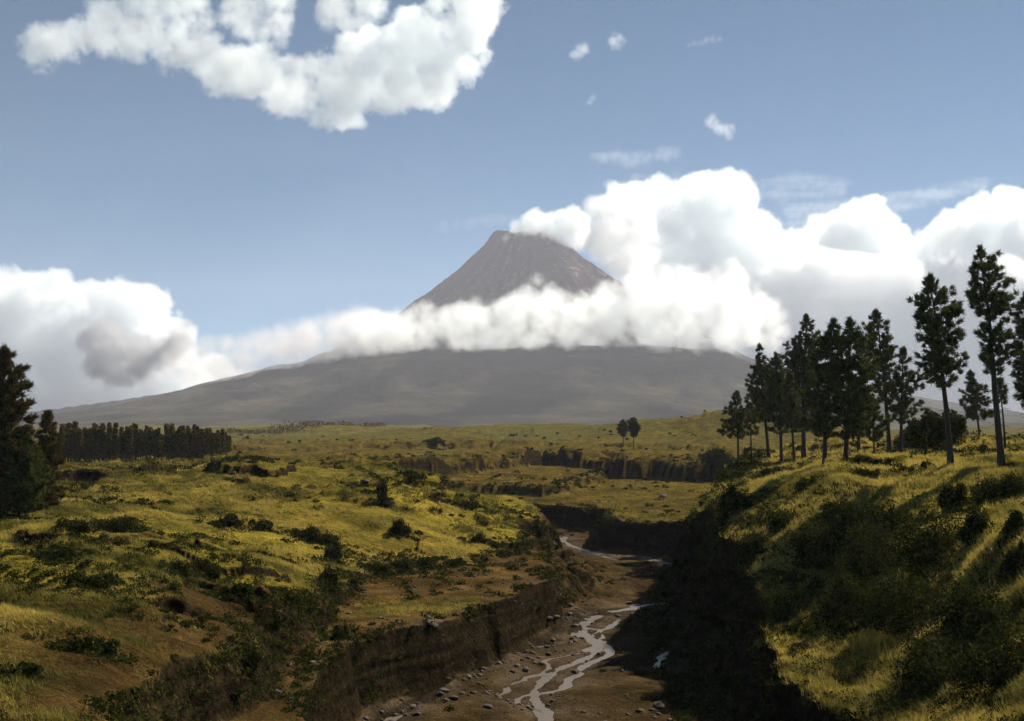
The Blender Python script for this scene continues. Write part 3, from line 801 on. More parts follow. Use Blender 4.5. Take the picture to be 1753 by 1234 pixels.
def make_pine(loc, H, profile, lean=(0, 0), seed=0, r0=None, dens=1.0, tuft=0.5, up=0.25, needle=M_NEEDLE, bow=0.25, step=0.42):
    """profile: [(height fraction, crown radius m)] from the crown's foot to its top, gaps where the radius is zero; returns trunk and crown meshes"""
    rnd = np.random.RandomState(seed)
    r0 = r0 or H * 0.016
    zz = np.linspace(0, 1, 12)
    wob = 0.011 * H * np.cumsum(rnd.normal(size=(12, 2)), 0) * zz[:, None] / 2
    wob = wob - wob[-1] * zz[:, None]
    axis = np.stack([lean[0] * zz ** (1 + bow) + wob[:, 0], lean[1] * zz ** (1 + bow) + wob[:, 1], zz * H], -1)
    rad = r0 * (1 - zz) ** 0.75 + 0.02
    rad[0] *= 1.35
    paths = [(axis - np.array([[0, 0, 0.4]]) * (zz[:, None] < 0.01), rad)]
    pf = np.array(profile)
    bias, bam = rnd.rand() * 6.28, rnd.uniform(0.1, 0.45)
    for _ in range(rnd.randint(5, 11)):           # dead limbs under the crown
        tf = rnd.uniform(0.4, 1.0) * pf[0, 0]
        p0 = np.array([np.interp(tf, zz, axis[:, i]) for i in range(3)]); a = rnd.rand() * 6.28; L = rnd.uniform(0.5, 1.6)
        s_ = np.linspace(0, 1, 4)[:, None]
        paths.append((p0 + s_ * L * np.array([cos(a), sin(a), rnd.uniform(-.25, .35)]) + s_ ** 2 * np.array([0, 0, -.2 * L]), [.035, .028, .02, .01]))
    def ax(tf): return np.array([np.interp(tf, zz, axis[:, i]) for i in range(3)])
    cen, dr = [], []
    tf = pf[0, 0]
    while tf < 1.0:
        R = float(np.interp(tf, pf[:, 0], pf[:, 1]))
        if R > 0.05:
            n = max(2, int(round((2.5 + 1.15 * R) * dens * rnd.uniform(0.45, 1.25))))
            a0 = rnd.rand() * 6.28
            for j in range(n):
                a = a0 + 6.28 * j / n + rnd.normal() * 0.35
                L = R * (0.35 + 0.75 * rnd.rand()) * (1.3 if rnd.rand() < 0.14 else 1) * (1 + bam * cos(a - bias))
                el = up + 0.3 * tf ** 4 + rnd.normal() * 0.15
                p0 = ax(tf); s = np.linspace(0, 1, 5)
                dirv = np.array([cos(a), sin(a), 0])
                br = p0 + dirv * (s[:, None] * L) + np.array([0, 0, 1]) * (s[:, None] * L * np.tan(el) * 0.5 + (s[:, None] ** 2) * L * 0.14)
                if L > 0.6: paths.append((br, np.linspace(max(0.02, r0 * 0.22 * (1.1 - tf)), 0.012, 5)))
                # tufts along the outer part of the limb and on side twigs
                m_ = max(1, int(L / 0.42 * 1.0))
                for q in range(m_ + 1):
                    f = 1.0 if q == 0 else rnd.uniform(0.3, 1.0)
                    c = np.array([np.interp(f, s, br[:, i]) for i in range(3)])
                    off = rnd.normal(size=3) * np.array([0.24, 0.24, 0.14]) * (0.3 + 0.22 * L) * (q > 0)
                    cen.append(c + off); dr.append(unit(dirv * 0.8 + np.array([0, 0, 0.6]) + rnd.normal(size=3) * 0.3))
        tf += step / H * rnd.uniform(0.75, 1.3)
    for q in range(4):
        cen.append(ax(1.0) - np.array([0, 0, 0.25 * q])); dr.append(np.array([0, 0, 1.0]))
    cen, dr = np.array(cen), np.array(dr)
    k = 34
    C = np.repeat(cen, k, 0); Dd = np.repeat(dr, k, 0)
    dd = unit(Dd * 0.95 + rnd.normal(size=C.shape) * 0.6)
    C = C + rnd.normal(size=C.shape) * tuft * 0.18
    v = blades(rnd, C, dd, tuft * (0.6 + 0.6 * rnd.rand(len(C))), 0.11 * tuft / 0.5)
    return tubes_mesh('trunk', paths, M_BARK), tri_mesh('crown', v, 3, needle)

def place_tree(name, label, cat, loc, meshes, group=None, rz=0.0, sc=1.0):
    e = bpy.data.objects.new(name, None); COL.objects.link(e)
    e.location = loc; e.rotation_euler = (0, 0, rz); e.scale = (sc, sc, sc)
    e.empty_display_size = 0.5
    tag(e, label, cat, group)
    for nm, me in meshes:
        obj(nm, me, None, e)
    return e

def pine_px(base, top, crown, label, seed, name='pine_tree', group='pines of the grove on the right bank', cat='pine tree', d=None, **kw):
    """base / top in photo pixels; crown: [(row, half width px)] from the foot of the crown upward"""
    p = hit(*base) if d is None else None
    if d is not None:
        q = at_dist(base[0], base[1], d); p = Vector((q.x, q.y, ground_z(q.x, q.y)))
    k = p.y / FPX
    T = at_dist(top[0], top[1], p.y)
    H = T.z - p.z
    prof = []
    for row, hw in crown:
        z = at_dist(base[0], row, p.y).z
        prof.append(((z - p.z) / H, hw * k * 1.0))
    prof = [(a_, b_ * (1.0 if a_ < 0.8 else 0.75)) for a_, b_ in prof] + [(0.965, 0.28), (1.0, 0.05)]
    tr, cr = make_pine(p, H, prof, lean=(T.x - p.x, 0), seed=seed, **kw)
    print('pine', label[:40], 'd=%.0f H=%.1f' % (p.y, H), 'tris', len(cr.polygons))
    return place_tree(name, label, cat, p, [('trunk', tr), ('crown', cr)], group)

# the grove on the right bank
pine_px((1716, 804), (1678, 425), [(640, 14), (620, 28), (575, 32), (560, 20), (548, 18), (528, 46), (490, 50), (470, 42), (440, 24)],
        'tallest pine, bare lower trunk and a leaning top, far right of the grove', 1, dens=1.15)
pine_px((1628, 798), (1592, 473), [(662, 16), (650, 38), (610, 46), (570, 42), (540, 40), (515, 44), (500, 28), (480, 16)],
        'tall pine with a full dark crown left of the tallest leaning pine', 2, dens=1.2)
pine_px((1768, 806), (1756, 508), [(700, 14), (660, 24), (620, 34), (560, 34), (530, 22)],
        'pine cut off by the right edge of the photo', 3, dens=1.2)
pine_px((1523, 771), (1500, 532), [(690, 16), (650, 26), (620, 36), (590, 30), (560, 26), (545, 16)],
        'slim pine with a rounded top above a see-through lower crown', 4, d=200)
pine_px((1448, 792), (1454, 547), [(750, 26), (720, 36), (680, 40), (640, 40), (600, 34), (565, 18)],
        'dense pine in the middle of the grove, second of its twin tops', 5, dens=1.25)
pine_px((1412, 792), (1427, 549), [(748, 24), (720, 34), (680, 36), (640, 34), (600, 26), (565, 14)],
        'dense pine in the middle of the grove, first of its twin tops', 6, dens=1.25)
pine_px((1376, 786), (1380, 540), [(738, 30), (700, 42), (650, 44), (610, 40), (580, 26), (555, 12)],
        'broad pointed pine left of the twin tops in the grove', 7, dens=1.25)
pine_px((1316, 784), (1300, 590), [(722, 20), (690, 34), (665, 34), (640, 24), (612, 14)],
        'pointed pine with a wide skirt standing near the left end of the grove', 9, dens=1.25)
pine_px((1338, 772), (1328, 606), [(742, 18), (700, 26), (660, 26), (630, 16)],
        'pine partly hidden behind the wide-skirted pine', 10, d=225, dens=1.1)
pine_px((1264, 768), (1262, 673), [(748, 24), (730, 20), (710, 20), (690, 12)],
        'short bushy pine at the left end of the grove', 11, d=235, dens=1.2)
pine_px((1287, 768), (1285, 692), [(745, 14), (720, 18), (700, 12)],
        'thin low pine just right of the short bushy pine', 12, d=240)
pine_px((1543, 772), (1546, 598), [(725, 18), (705, 32), (690, 12), (670, 36), (650, 32), (630, 12), (612, 16)],
        'loose many-tiered pine between the slim pine and the tall full pine', 13, d=190)
pine_px((1677, 757), (1661, 637), [(718, 22), (700, 32), (680, 26), (655, 12)],
        'small pine standing apart between the two tallest pines', 14, d=215)
pine_px((1722, 782), (1712, 650), [(690, 10), (672, 16), (660, 8)],
        'thin young pine with a small tuft crown beside the tallest trunk', 15, d=175)
pine_px((1496, 775), (1492, 682), [(755, 16), (725, 26), (700, 14)],
        'low bushy pine at the foot of the slim pine', 16, d=195, dens=1.1)
pine_px((1470, 775), (1472, 600), [(745, 14), (700, 22), (650, 20)],
        'narrow pine close behind the right of the twin tops', 17, d=215)
pine_px((1360, 772), (1352, 640), [(740, 14), (700, 22), (665, 16)],
        'low pine in shade behind the broad pointed pine', 19, d=220)

# pines at the left edge
GL = 'pines at the left edge'
pine_px((6, 880), (8, 597), [(872, 30), (830, 38), (780, 42), (720, 40), (690, 34), (660, 36), (630, 22), (610, 10)],
        'tall russet-lit pine at the left edge of the photo', 31, group=GL, dens=1.6, needle=M_NEEDLE_W, step=0.42, tuft=0.6)
pine_px((72, 872), (82, 708), [(866, 26), (830, 30), (790, 24), (755, 18), (725, 9)],
        'shorter bushy pine leaning right beside the tall russet pine', 32, group=GL, dens=1.7, tuft=0.6, needle=M_NEEDLE_W)
pine_px((34, 884), (38, 742), [(876, 40), (840, 50), (800, 40), (765, 24)],
        'low dark pine in front of the tall russet pine', 33, group=GL, dens=1.8, tuft=0.6)

# two little trees alone on the far plain
GP = 'pair of small trees on the plain'
for base, top, hw, lab, sd in (((1067, 766), (1067, 721), 7, 'left tree of the small pair on the plain', 41), ((1085, 770), (1084, 717), 8.5, 'right tree of the small pair on the plain', 42)):
    p = hit(*base); k = p.y / FPX
    H = at_dist(top[0], top[1], p.y).z - p.z
    tr, cr = make_pine(p, H, [(0.42, hw * k * 0.5), (0.55, hw * k), (0.75, hw * k), (0.9, hw * k * 0.6), (1, .1)], seed=sd, dens=1.6, tuft=0.9, step=0.5)
    place_tree('round_tree', lab, 'tree', p, [('trunk', tr), ('crown', cr)], GP)
    print('round', p.y, H)

# ------------------------------------------------ leafy shrubs
def bush_mesh(name, rnd, w, h, n, leaf, lobes=7, mat=M_SCRUB):
    """leaf clumps spread over a heap of uneven lobes"""
    c = []
    for i in range(lobes):
        a, r = rnd.rand() * 6.28, w * 0.5 * rnd.rand() ** 0.6 * 0.75
        c.append((cos(a) * r * 1.15, sin(a) * r, h * rnd.uniform(0.05, 0.66) * (1 - 0.5 * r / (w * .5)), w * rnd.uniform(0.12, 0.27), h * rnd.uniform(0.16, 0.36)))
    c = np.array(c)
    i = rnd.randint(0, lobes, n)
    d = unit(rnd.normal(size=(n, 3))) * (rnd.rand(n, 1) ** 0.35)
    p = np.stack([c[i, 0] + d[:, 0] * c[i, 3], c[i, 1] + d[:, 1] * c[i, 3], c[i, 2] + d[:, 2] * c[i, 4]], -1)
    p += rnd.normal(size=p.shape) * leaf * 0.5
    # sprigs that break the outline
    ns = max(6, int(n * 0.012)); j = rnd.randint(0, len(p), ns)
    sp = np.repeat(p[j], 9, 0); fr = np.tile(np.linspace(0, 1, 9), ns)[:, None]
    sd_ = np.repeat(unit(rnd.normal(size=(ns, 3)) * [1, 1, .5] + [0, 0, .9]), 9, 0)
    p = np.concatenate([p, sp + sd_ * fr * h * 0.32 + rnd.normal(size=sp.shape) * leaf * 0.35])
    p = p[p[:, 2] > -0.15]
    return tri_mesh(name, leaves(rnd, p, leaf), 4, mat)
BR = np.random.RandomState(77)
def shrub(px, py, wpx, hpx, label, name='shrub', group=None, cat='shrub', sink=0.15, n=None):
    p = hit(px, py); k = p.y / FPX
    w, h = wpx * k, hpx * k
    if group == GLB and wpx > hpx * 1.1: w, h = w * 1.1, h * 0.72
    leaf = max(0.10, 0.9 * p.y / 1422.0)
    n = n or int(np.clip(9.0 * w * h / leaf ** 2, 250, 6000))
    me = bush_mesh(name, BR, w, h * 1.15, n, leaf, lobes=6 + int(w * 1.5))
    o = obj(name, me); o.location = p - Vector((0, 0, sink))
    tag(o, label, cat, group)
    SHRUB_AT.append((p.x, p.y, w, h))
    return o
SHRUB_AT = []
GLB = 'shrubs on the left bank'; GRB = 'shrubs on the right bank'
SHRUBS = [
    # left bank
    (128, 912, 62, 44, 'left half of the wide dark shrub mass below the left pines', GLB),
    (205, 908, 88, 46, 'right half of the wide dark shrub mass below the left pines', GLB),
    (398, 902, 46, 34, 'larger of two dark shrubs on the crest of the left slope', GLB),
    (440, 905, 40, 30, 'smaller of two dark shrubs on the crest of the left slope', GLB),
    (528, 922, 56, 34, 'dark shrub trailing down the sunlit left slope', GLB),
    (556, 932, 40, 22, 'low end of the shrubs trailing down the sunlit left slope', GLB),
    (100, 955, 60, 34, 'shrub below the wide dark shrub mass, near the left edge', GLB),
    (150, 1002, 78, 46, 'big rounded shrub low on the near left slope', GLB),
    (186, 1000, 50, 34, 'companion shrub right of the big rounded near shrub', GLB),
    (345, 985, 60, 40, 'dark round shrub in the middle of the left slope', GLB),
    (303, 980, 36, 32, 'small shrub just left of the dark round shrub', GLB),
    (410, 1020, 46, 28, 'low shrub halfway down the left slope in yellow grass', GLB),
    (496, 1032, 46, 32, 'shrub at the foot of the left slope near the scarp', GLB),
    (524, 1042, 36, 24, 'smaller shrub at the foot of the left slope near the scarp', GLB),
    (130, 1108, 62, 34, 'left shrub of a pair in the near brown grass', GLB),
    (168, 1112, 54, 34, 'right shrub of a pair in the near brown grass', GLB),
    (385, 1065, 24, 14, 'tiny dark shrub beside the pale track on the left bank', GLB),
    (40, 1150, 50, 28, 'low shrub near the left edge in the foreground', GLB),
    (470, 1060, 40, 18, 'flat shrub on the brown shelf above the notch', GLB),
    (430, 1140, 42, 46, 'shrub hanging in the notch of the left bank', GLB),
    (523, 1125, 36, 18, 'low shrub on the brown shelf right of the notch', GLB),
    (655, 866, 26, 44, 'upright dark shrub like a post on the ridge of the left slope', GLB),
    (687, 917, 34, 36, 'pointed shrub alone on the sunlit slope', GLB),
    (815, 930, 26, 26, 'small pointed shrub near the right end of the sunlit slope', GLB),
    (572, 962, 34, 40, 'tall shrub at the top of the little scarp', GLB),
    (560, 1000, 34, 40, 'shrub on the scarp above the brown terrace', GLB),
    (603, 1000, 30, 26, 'shrub at the left end of the scarp row', GLB),
    (645, 976, 44, 26, 'shrub in the scarp row, second from its left end', GLB),
    (684, 974, 44, 26, 'shrub in the middle of the scarp row', GLB),
    (728, 970, 40, 22, 'shrub in the scarp row, right of its middle', GLB),
    (775, 968, 44, 22, 'shrub near the right end of the scarp row', GLB),
    (862, 938, 40, 18, 'shrub at the right end of the scarp row near the bend', GLB),
    (582, 1095, 36, 34, 'dark shrub on the lip where the terrace cliff begins', GLB),
    (800, 868, 40, 16, 'low shrub on the crest of the sunlit spur', GLB),
    (700, 815, 40, 22, 'shrub cluster on the middle terrace edge', GLB),
    (745, 757, 24, 16, 'dark shrub on the small hillock of the far plain', GLB),
    (365, 800, 20, 14, 'round dark shrub at the right end of the plantation', GLB),
    # right bank
    (1225, 792, 60, 26, 'shrub on the right end of the high far cliff', GRB),
    (1262, 826, 60, 24, 'left shrub of the dark band below the grove', GRB),
    (1318, 818, 56, 22, 'right shrub of the dark band below the grove', GRB),
    (1380, 838, 40, 30, 'dark shrub in the grass below the broad pointed pine', GRB),
    (1250, 880, 66, 60, 'big dark shrub on the nose of the headland', GRB),
    (1636, 872, 50, 56, 'upright shrub below the tall full pine', GRB),
    (1706, 852, 100, 50, 'wide dark shrub at the foot of the tallest pine', GRB),
    (1745, 850, 60, 40, 'shrub at the right edge beside the wide dark shrub', GRB),
    (1480, 820, 44, 22, 'low shrub on the plateau below the twin tops', GRB),
    (1545, 812, 50, 18, 'low shrub on the plateau under the loose pine', GRB),
    (1585, 806, 36, 16, 'low shrub on the plateau near the tall full pine', GRB),
    (1552, 772, 36, 42, 'dense shrub left of the round dark tree', GRB),
    (1685, 775, 24, 20, 'small shrub under the small pine', GRB),
    (1330, 910, 90, 50, 'shrub in the shaded hollow right of the headland', GRB),
    (1420, 965, 120, 95, 'large dark shrub at the left of the black thicket', GRB),
    (1500, 985, 130, 125, 'large dark shrub in the middle of the black thicket', GRB),
    (1580, 975, 130, 120, 'large dark shrub at the right of the black thicket', GRB),
    (1460, 1065, 130, 100, 'lower shrub of the black thicket, left one', GRB),
    (1545, 1070, 130, 110, 'lower shrub of the black thicket, right one', GRB),
    (1450, 898, 120, 52, 'shrub at the top left of the black thicket', GRB),
    (1535, 905, 120, 56, 'shrub at the top right of the black thicket', GRB),
    (1668, 925, 60, 60, 'shrub near the grassy cleft on the right slope', GRB),
    (1740, 980, 60, 66, 'shrub right of the grassy cleft at the right edge', GRB),
    (1745, 910, 50, 40, 'shrub at the right edge above the grassy cleft', GRB),
    (1605, 1180, 140, 140, 'lower left shrub of the huge near thicket', GRB),
    (1700, 1190, 160, 160, 'lower right shrub of the huge near thicket', GRB),
    (1625, 1100, 140, 120, 'upper left shrub of the huge near thicket', GRB),
    (1710, 1090, 130, 110, 'upper right shrub of the huge near thicket', GRB),
    (1450, 1085, 70, 30, 'pale green shrub on the lit ledge', GRB),
    (1350, 1060, 60, 30, 'shrub on the lit ledge above the shaded cliff', GRB),
    (1705, 1215, 70, 30, 'low shrub in the bottom right corner', GRB),
    (1290, 950, 60, 40, 'shrub on the headland slope, middle of the steep face', GRB),
    (1215, 960, 60, 50, 'shrub hanging on the shaded face of the headland', GRB),
    (402, 788, 40, 14, 'low shrub just right of the end of the plantation row', GLB),
    (438, 786, 36, 10, 'flat shrub on the plain well right of the plantation row', GLB),
]
if want('shrubs'):
    for a in SHRUBS:
        shrub(*a[:5], group=a[5])

# round dark tree in front of the grove
q_ = at_dist(1583, 778, 168); p = Vector((q_.x, q_.y, ground_z(q_.x, q_.y))); k = p.y / FPX
cz_ = at_dist(1600, 732, p.y)
rn = np.random.RandomState(9)
n_ = 9500; lobes = np.array([(rn.uniform(-34, 34) * k, rn.uniform(-20, 20) * k, rn.uniform(-20, 18) * k, rn.uniform(14, 22) * k) for _ in range(16)])
ii = rn.randint(0, 16, n_); dd_ = unit(rn.normal(size=(n_, 3))) * rn.rand(n_, 1) ** 0.4
cc = lobes[ii, :3] + dd_ * lobes[ii, 3:4] + np.array([cz_.x - p.x, 0, cz_.z - p.z])
cr = tri_mesh('crown', leaves(rn, cc, 0.19), 4, M_SCRUB)
zt = cz_.z - p.z
tr = tubes_mesh('trunk', [(np.array([(0, 0, -.3), (0.1, 0, zt * .4), ((cz_.x - p.x) * .6, 0, zt * .8), (cz_.x - p.x, 0, zt)]), [.2, .16, .12, .06])] +
                [(np.array([((cz_.x - p.x) * .6, 0, zt * .8), (cz_.x - p.x + s_ * 1.6, s_ * .5, zt * 1.1)]), [.08, .03]) for s_ in (-1, 1)], M_BARK)
place_tree('broadleaf_tree', 'round dark broadleaf tree in front of the tall full pine', 'tree', p, [('trunk', tr), ('crown', cr)])

# ------------------------------------------------ plantation row on the left plain
PR = np.random.RandomState(21)
if want('woods'):
    var = []
    for vi in range(4):
        H = 8.0
        k_ = 900
        hh = PR.rand(k_) ** 0.8
        rr_ = (0.75 * (1 - (hh - 0.25).clip(0) * 0.75)) * PR.rand(k_) ** 0.5
        aa = PR.rand(k_) * 6.28
        c_ = np.stack([rr_ * np.cos(aa), rr_ * np.sin(aa), H * (0.16 + 0.86 * hh)], -1) + PR.normal(size=(k_, 3)) * 0.12
        var.append((tubes_mesh('trunk', [(np.array([(0, 0, -0.3), (0.05, 0, 4), (0, 0, 7.6)]), [.13, .10, .03])], M_BARK, 5), tri_mesh('crown', leaves(PR, c_, 0.24), 4, M_WOODS)))
    for row, (d0, n_, jx) in enumerate(((0, 44, 0.35), (3.0, 42, 0.4), (7.0, 40, 0.5))):
        for i in range(n_):
            if PR.rand() < 0.16: continue
            px = 92 + (388 - 92) * (i + PR.uniform(-jx, jx)) / (n_ - 1)
            b = at_drop(px, np.interp(px, [92, 388], [790, 786]), 8.9)
            x, y = b[0] * (1 + d0 / b[1]), b[1] + d0 + PR.normal() * 0.8
            z = ground_z(x, y)
            top = at_dist(px, np.interp(px, [92, 120, 200, 300, 388], [735, 731, 733, 735, 739]) + PR.uniform(-7, 11) + (max(0, px - 376) * 0.9) + 5 * vnoise(np.array([px * 0.06]), np.array([row * 3.1]), 8)[0], y).z
            sc = (top - z) / 8.0
            place_tree('plantation_tree', 'slender tree in the dense dark plantation row on the left plain', 'tree', (x, y, z), [('trunk', var[i % 4][0]), ('crown', var[i % 4][1])],
                       'trees of the dense plantation row', PR.rand() * 6.28, sc)

# ------------------------------------------------ far wood on the low ridge left of the volcano's foot
if want('woods'):
    c_, sz_ = [], []
    for i in range(120):
        f = PR.rand(); px = 392 + 262 * f
        d = 1150 + 350 * f + PR.normal() * 25
        b = at_dist(px, 752 - 24 * f, d)
        z = ground_z(b.x, d)
        top = max(z + 4, at_dist(px, 741 - 19 * f + PR.uniform(-2, 3) + 3 * (f > .9), d).z)
        n_ = 26
        c_.append(np.stack([b.x + PR.normal(size=n_) * 2.2, d + PR.normal(size=n_) * 2.2, PR.uniform(z, top, n_)], -1)); sz_.append(np.full(n_, 1.0))
    o = obj('distant_woods', tri_mesh('distant_woods', leaves(PR, np.concatenate(c_), np.concatenate(sz_)), 4, M_WOODS))
    tag(o, 'brown strip of far woods right of the plantation row', 'woods', kind='stuff')
# ---------------------------------------------------------------- tall grass and low scrub, more than anyone could count
if want('grass'):
    GRN = np.random.RandomState(3)
    N = 640000
    d_ = 1.0 / GRN.uniform(1 / 420.0, 1 / 52.0, N)
    far_ = GRN.rand(N) < 0.30
    d_[far_] = 1.0 / GRN.uniform(1 / 420.0, 1 / 120.0, far_.sum())
    a_ = GRN.uniform(-0.44, 0.44, N)
    x_, y_ = d_ * np.tan(a_), d_
    z_, c_, mt, mu, mr, sd_ = terrain(x_, y_)
    clump = fbm(x_, y_, 5.5, 4, 301) + 0.35 * fbm(x_, y_, 1.6, 2, 305)
    upl = np.maximum(mu, mr)
    keep = ((c_ > 0.30) | ((c_ > 0.02) & (GRN.rand(N) < 0.22) & (upl > 0.6))) & (GRN.rand(N) < np.clip(0.52 + 1.2 * clump, 0.08, 1) * np.clip(upl * 1.2, 0.22, 1)) & (sd_ > 2.0)
    x_, y_, z_, clump, mr, d_ = (q[keep] for q in (x_, y_, z_, clump, mr, d_))
    n = len(x_); print('tufts', n)
    tone = np.clip(0.30 + 1.5 * fbm(x_, y_, 7, 4, 311) + 0.3 * (GRN.rand(n) - 0.5) + 0.40 * mr + 0.40 * np.exp(-((x_ + 14) / 26) ** 2 - ((y_ - 185) / 45) ** 2) - 0.30 * np.clip((d_ - 170) / 100, 0, 1) * (1 - mr), 0, 1)
    hgt = (0.20 + 0.34 * np.clip(clump + 0.35, 0, 1) + 0.16 * mr) * GRN.uniform(0.6, 1.3, n)
    kb = 6
    cen = np.repeat(np.stack([x_, y_, z_ - 0.05], -1), kb, 0) + GRN.normal(size=(n * kb, 3)) * np.array([.16, .16, 0])
    lean = np.array([-0.45, -0.12, 0.0])
    dr_ = unit(np.array([0, 0, 1.0]) + lean + GRN.normal(size=(n * kb, 3)) * 0.38)
    dr_[:, 2] = np.abs(dr_[:, 2])
    v = blades(GRN, cen, dr_, np.repeat(hgt, kb) * GRN.uniform(0.6, 1.2, n * kb), np.repeat(np.clip(0.055 * d_ / 90, 0.05, 0.2), kb))
    me = tri_mesh('grass', v, 3, M_GRASS)
    fattr(me, 'tone', np.repeat(tone, kb * 3))
    g_ = obj('grass', me); tag(g_, 'yellow green tall grass covering the banks', 'grass', kind='stuff')

if want('scrub'):
    SR = np.random.RandomState(13)
    # small clump prototypes, merged into one mesh
    N = 26000
    d_ = 1.0 / SR.uniform(1 / 1100.0, 1 / 55.0, N)
    fa = SR.rand(N) < 0.45
    d_[fa] = 1.0 / SR.uniform(1 / 1500.0, 1 / 160.0, fa.sum())
    a_ = SR.uniform(-0.44, 0.44, N)
    x_, y_ = d_ * np.tan(a_), d_
    # ragged skirts round the shrubs, and growth clinging to the steep edges
    ex, ey, em = [], [], []
    for sx, sy, sw, sh in SHRUB_AT:
        n1 = int(5 + 5 * sw)
        ex.append(sx + SR.normal(size=n1) * sw * 0.5); ey.append(sy + SR.normal(size=n1) * sw * 0.5); em.append(np.ones(n1))
    def along(poly, i0, i1, per_m, out, inn):
        for (xa, ya, wa), (xb, yb, wb) in zip(poly[i0:i1], poly[i0 + 1:i1 + 1]):
            L_ = math.hypot(xb - xa, yb - ya); n1 = int(L_ * per_m); f = SR.rand(n1)
            nx, ny = (yb - ya) / L_, -(xb - xa) / L_
            o_ = SR.uniform(-inn, out, n1)
            ex.append(xa + (xb - xa) * f + nx * o_); ey.append(ya + (yb - ya) * f + ny * o_); em.append(np.full(n1, 1.0))
    along(POLY_R, 0, 12, 14, 6, 6)
    along(POLY_U, 3, 13, 2.2, 0.5, 2.0); along(POLY_U, 18, 30, 0.25, 0.5, 3)
    along(POLY_U2, 1, 6, 0.8, 0.5, 2.0); along(POLY_T2, 1, 5, 0.8, 0.5, 2.0)
    along(POLY_T, 0, 5, 2.2, 1.2, 1.2); along(POLY_T, 15, 18, 3, 2, 2)
    ne = sum(len(q) for q in ex)
    x_ = np.concatenate([x_] + ex); y_ = np.concatenate([y_] + ey); d_ = y_.copy(); forced = np.concatenate([np.zeros(N)] + em); N = N + ne
    z_, c_, mt, mu, mr, sd_ = terrain(x_, y_)
    e = 0.6
    zx = terrain(x_ + e, y_)[0]; zy = terrain(x_, y_ + e)[0]
    slope_ = np.hypot(zx - z_, zy - z_) / e
    patchy = fbm(x_, y_, 16, 4, 401) * np.clip(d_ / 200, 1, 1) + 0.5 * fbm(x_, y_, 60, 3, 405)
    steep_ = np.clip((slope_ - 0.55) / 0.5, 0, 1)
    upl = np.maximum(mu, mr)
    pr = np.clip((patchy + 0.0) * 2.6, 0, 0.85) * (1 - 0.45 * mr) * np.clip(upl + 0.15, 0, 1) + 0.75 * steep_ * (0.35 + 0.65 * (SR.rand(N) < 0.6)) * (slope_ < 4) * 1.0
    pr = pr * np.where(d_ > 420, np.clip(3.2 * fbm(x_, y_, 110, 3, 409) + 0.1, 0, 1.0), 1.0) + 0.02 * (d_ < 420) + 0.30 * (1 - upl) * (mt > 0.5) * (patchy > -0.1)
    pr = np.where(forced > 0, 0.85, pr)
    keep = (SR.rand(N) < pr) & (sd_ > 1.0) & (y_ > 40)
    x_, y_, z_, d_, st_, mr_ = (q[keep] for q in (x_, y_, z_, d_, steep_, mr))
    n = len(x_); print('scrub', n)
    k_ = np.where(d_ < 130, 80, np.where(d_ < 300, 46, 22))
    sz = SR.uniform(0.22, 0.75, n) * np.where(SR.rand(n) < 0.12, 1.7, 1) * np.clip((d_ / 120) ** 0.25, 0.8, 1.7)
    i_ = np.repeat(np.arange(n), k_)
    dv = unit(SR.normal(size=(len(i_), 3))) * SR.rand(len(i_), 1) ** 0.4
    dv[:, 2] = np.abs(dv[:, 2]) * 0.85
    cen = np.stack([x_, y_, z_], -1)[i_] + dv * sz[i_, None] * np.array([1.25, 1.25, 0.9])
    v = leaves(SR, cen, np.clip(0.10 * (d_[i_] / 110), 0.08, 0.8))
    me = tri_mesh('undergrowth', v, 4, M_SCRUB)
    u_ = obj('undergrowth', me); tag(u_, 'dark green low scrub scattered over banks and plain', 'undergrowth', kind='stuff')

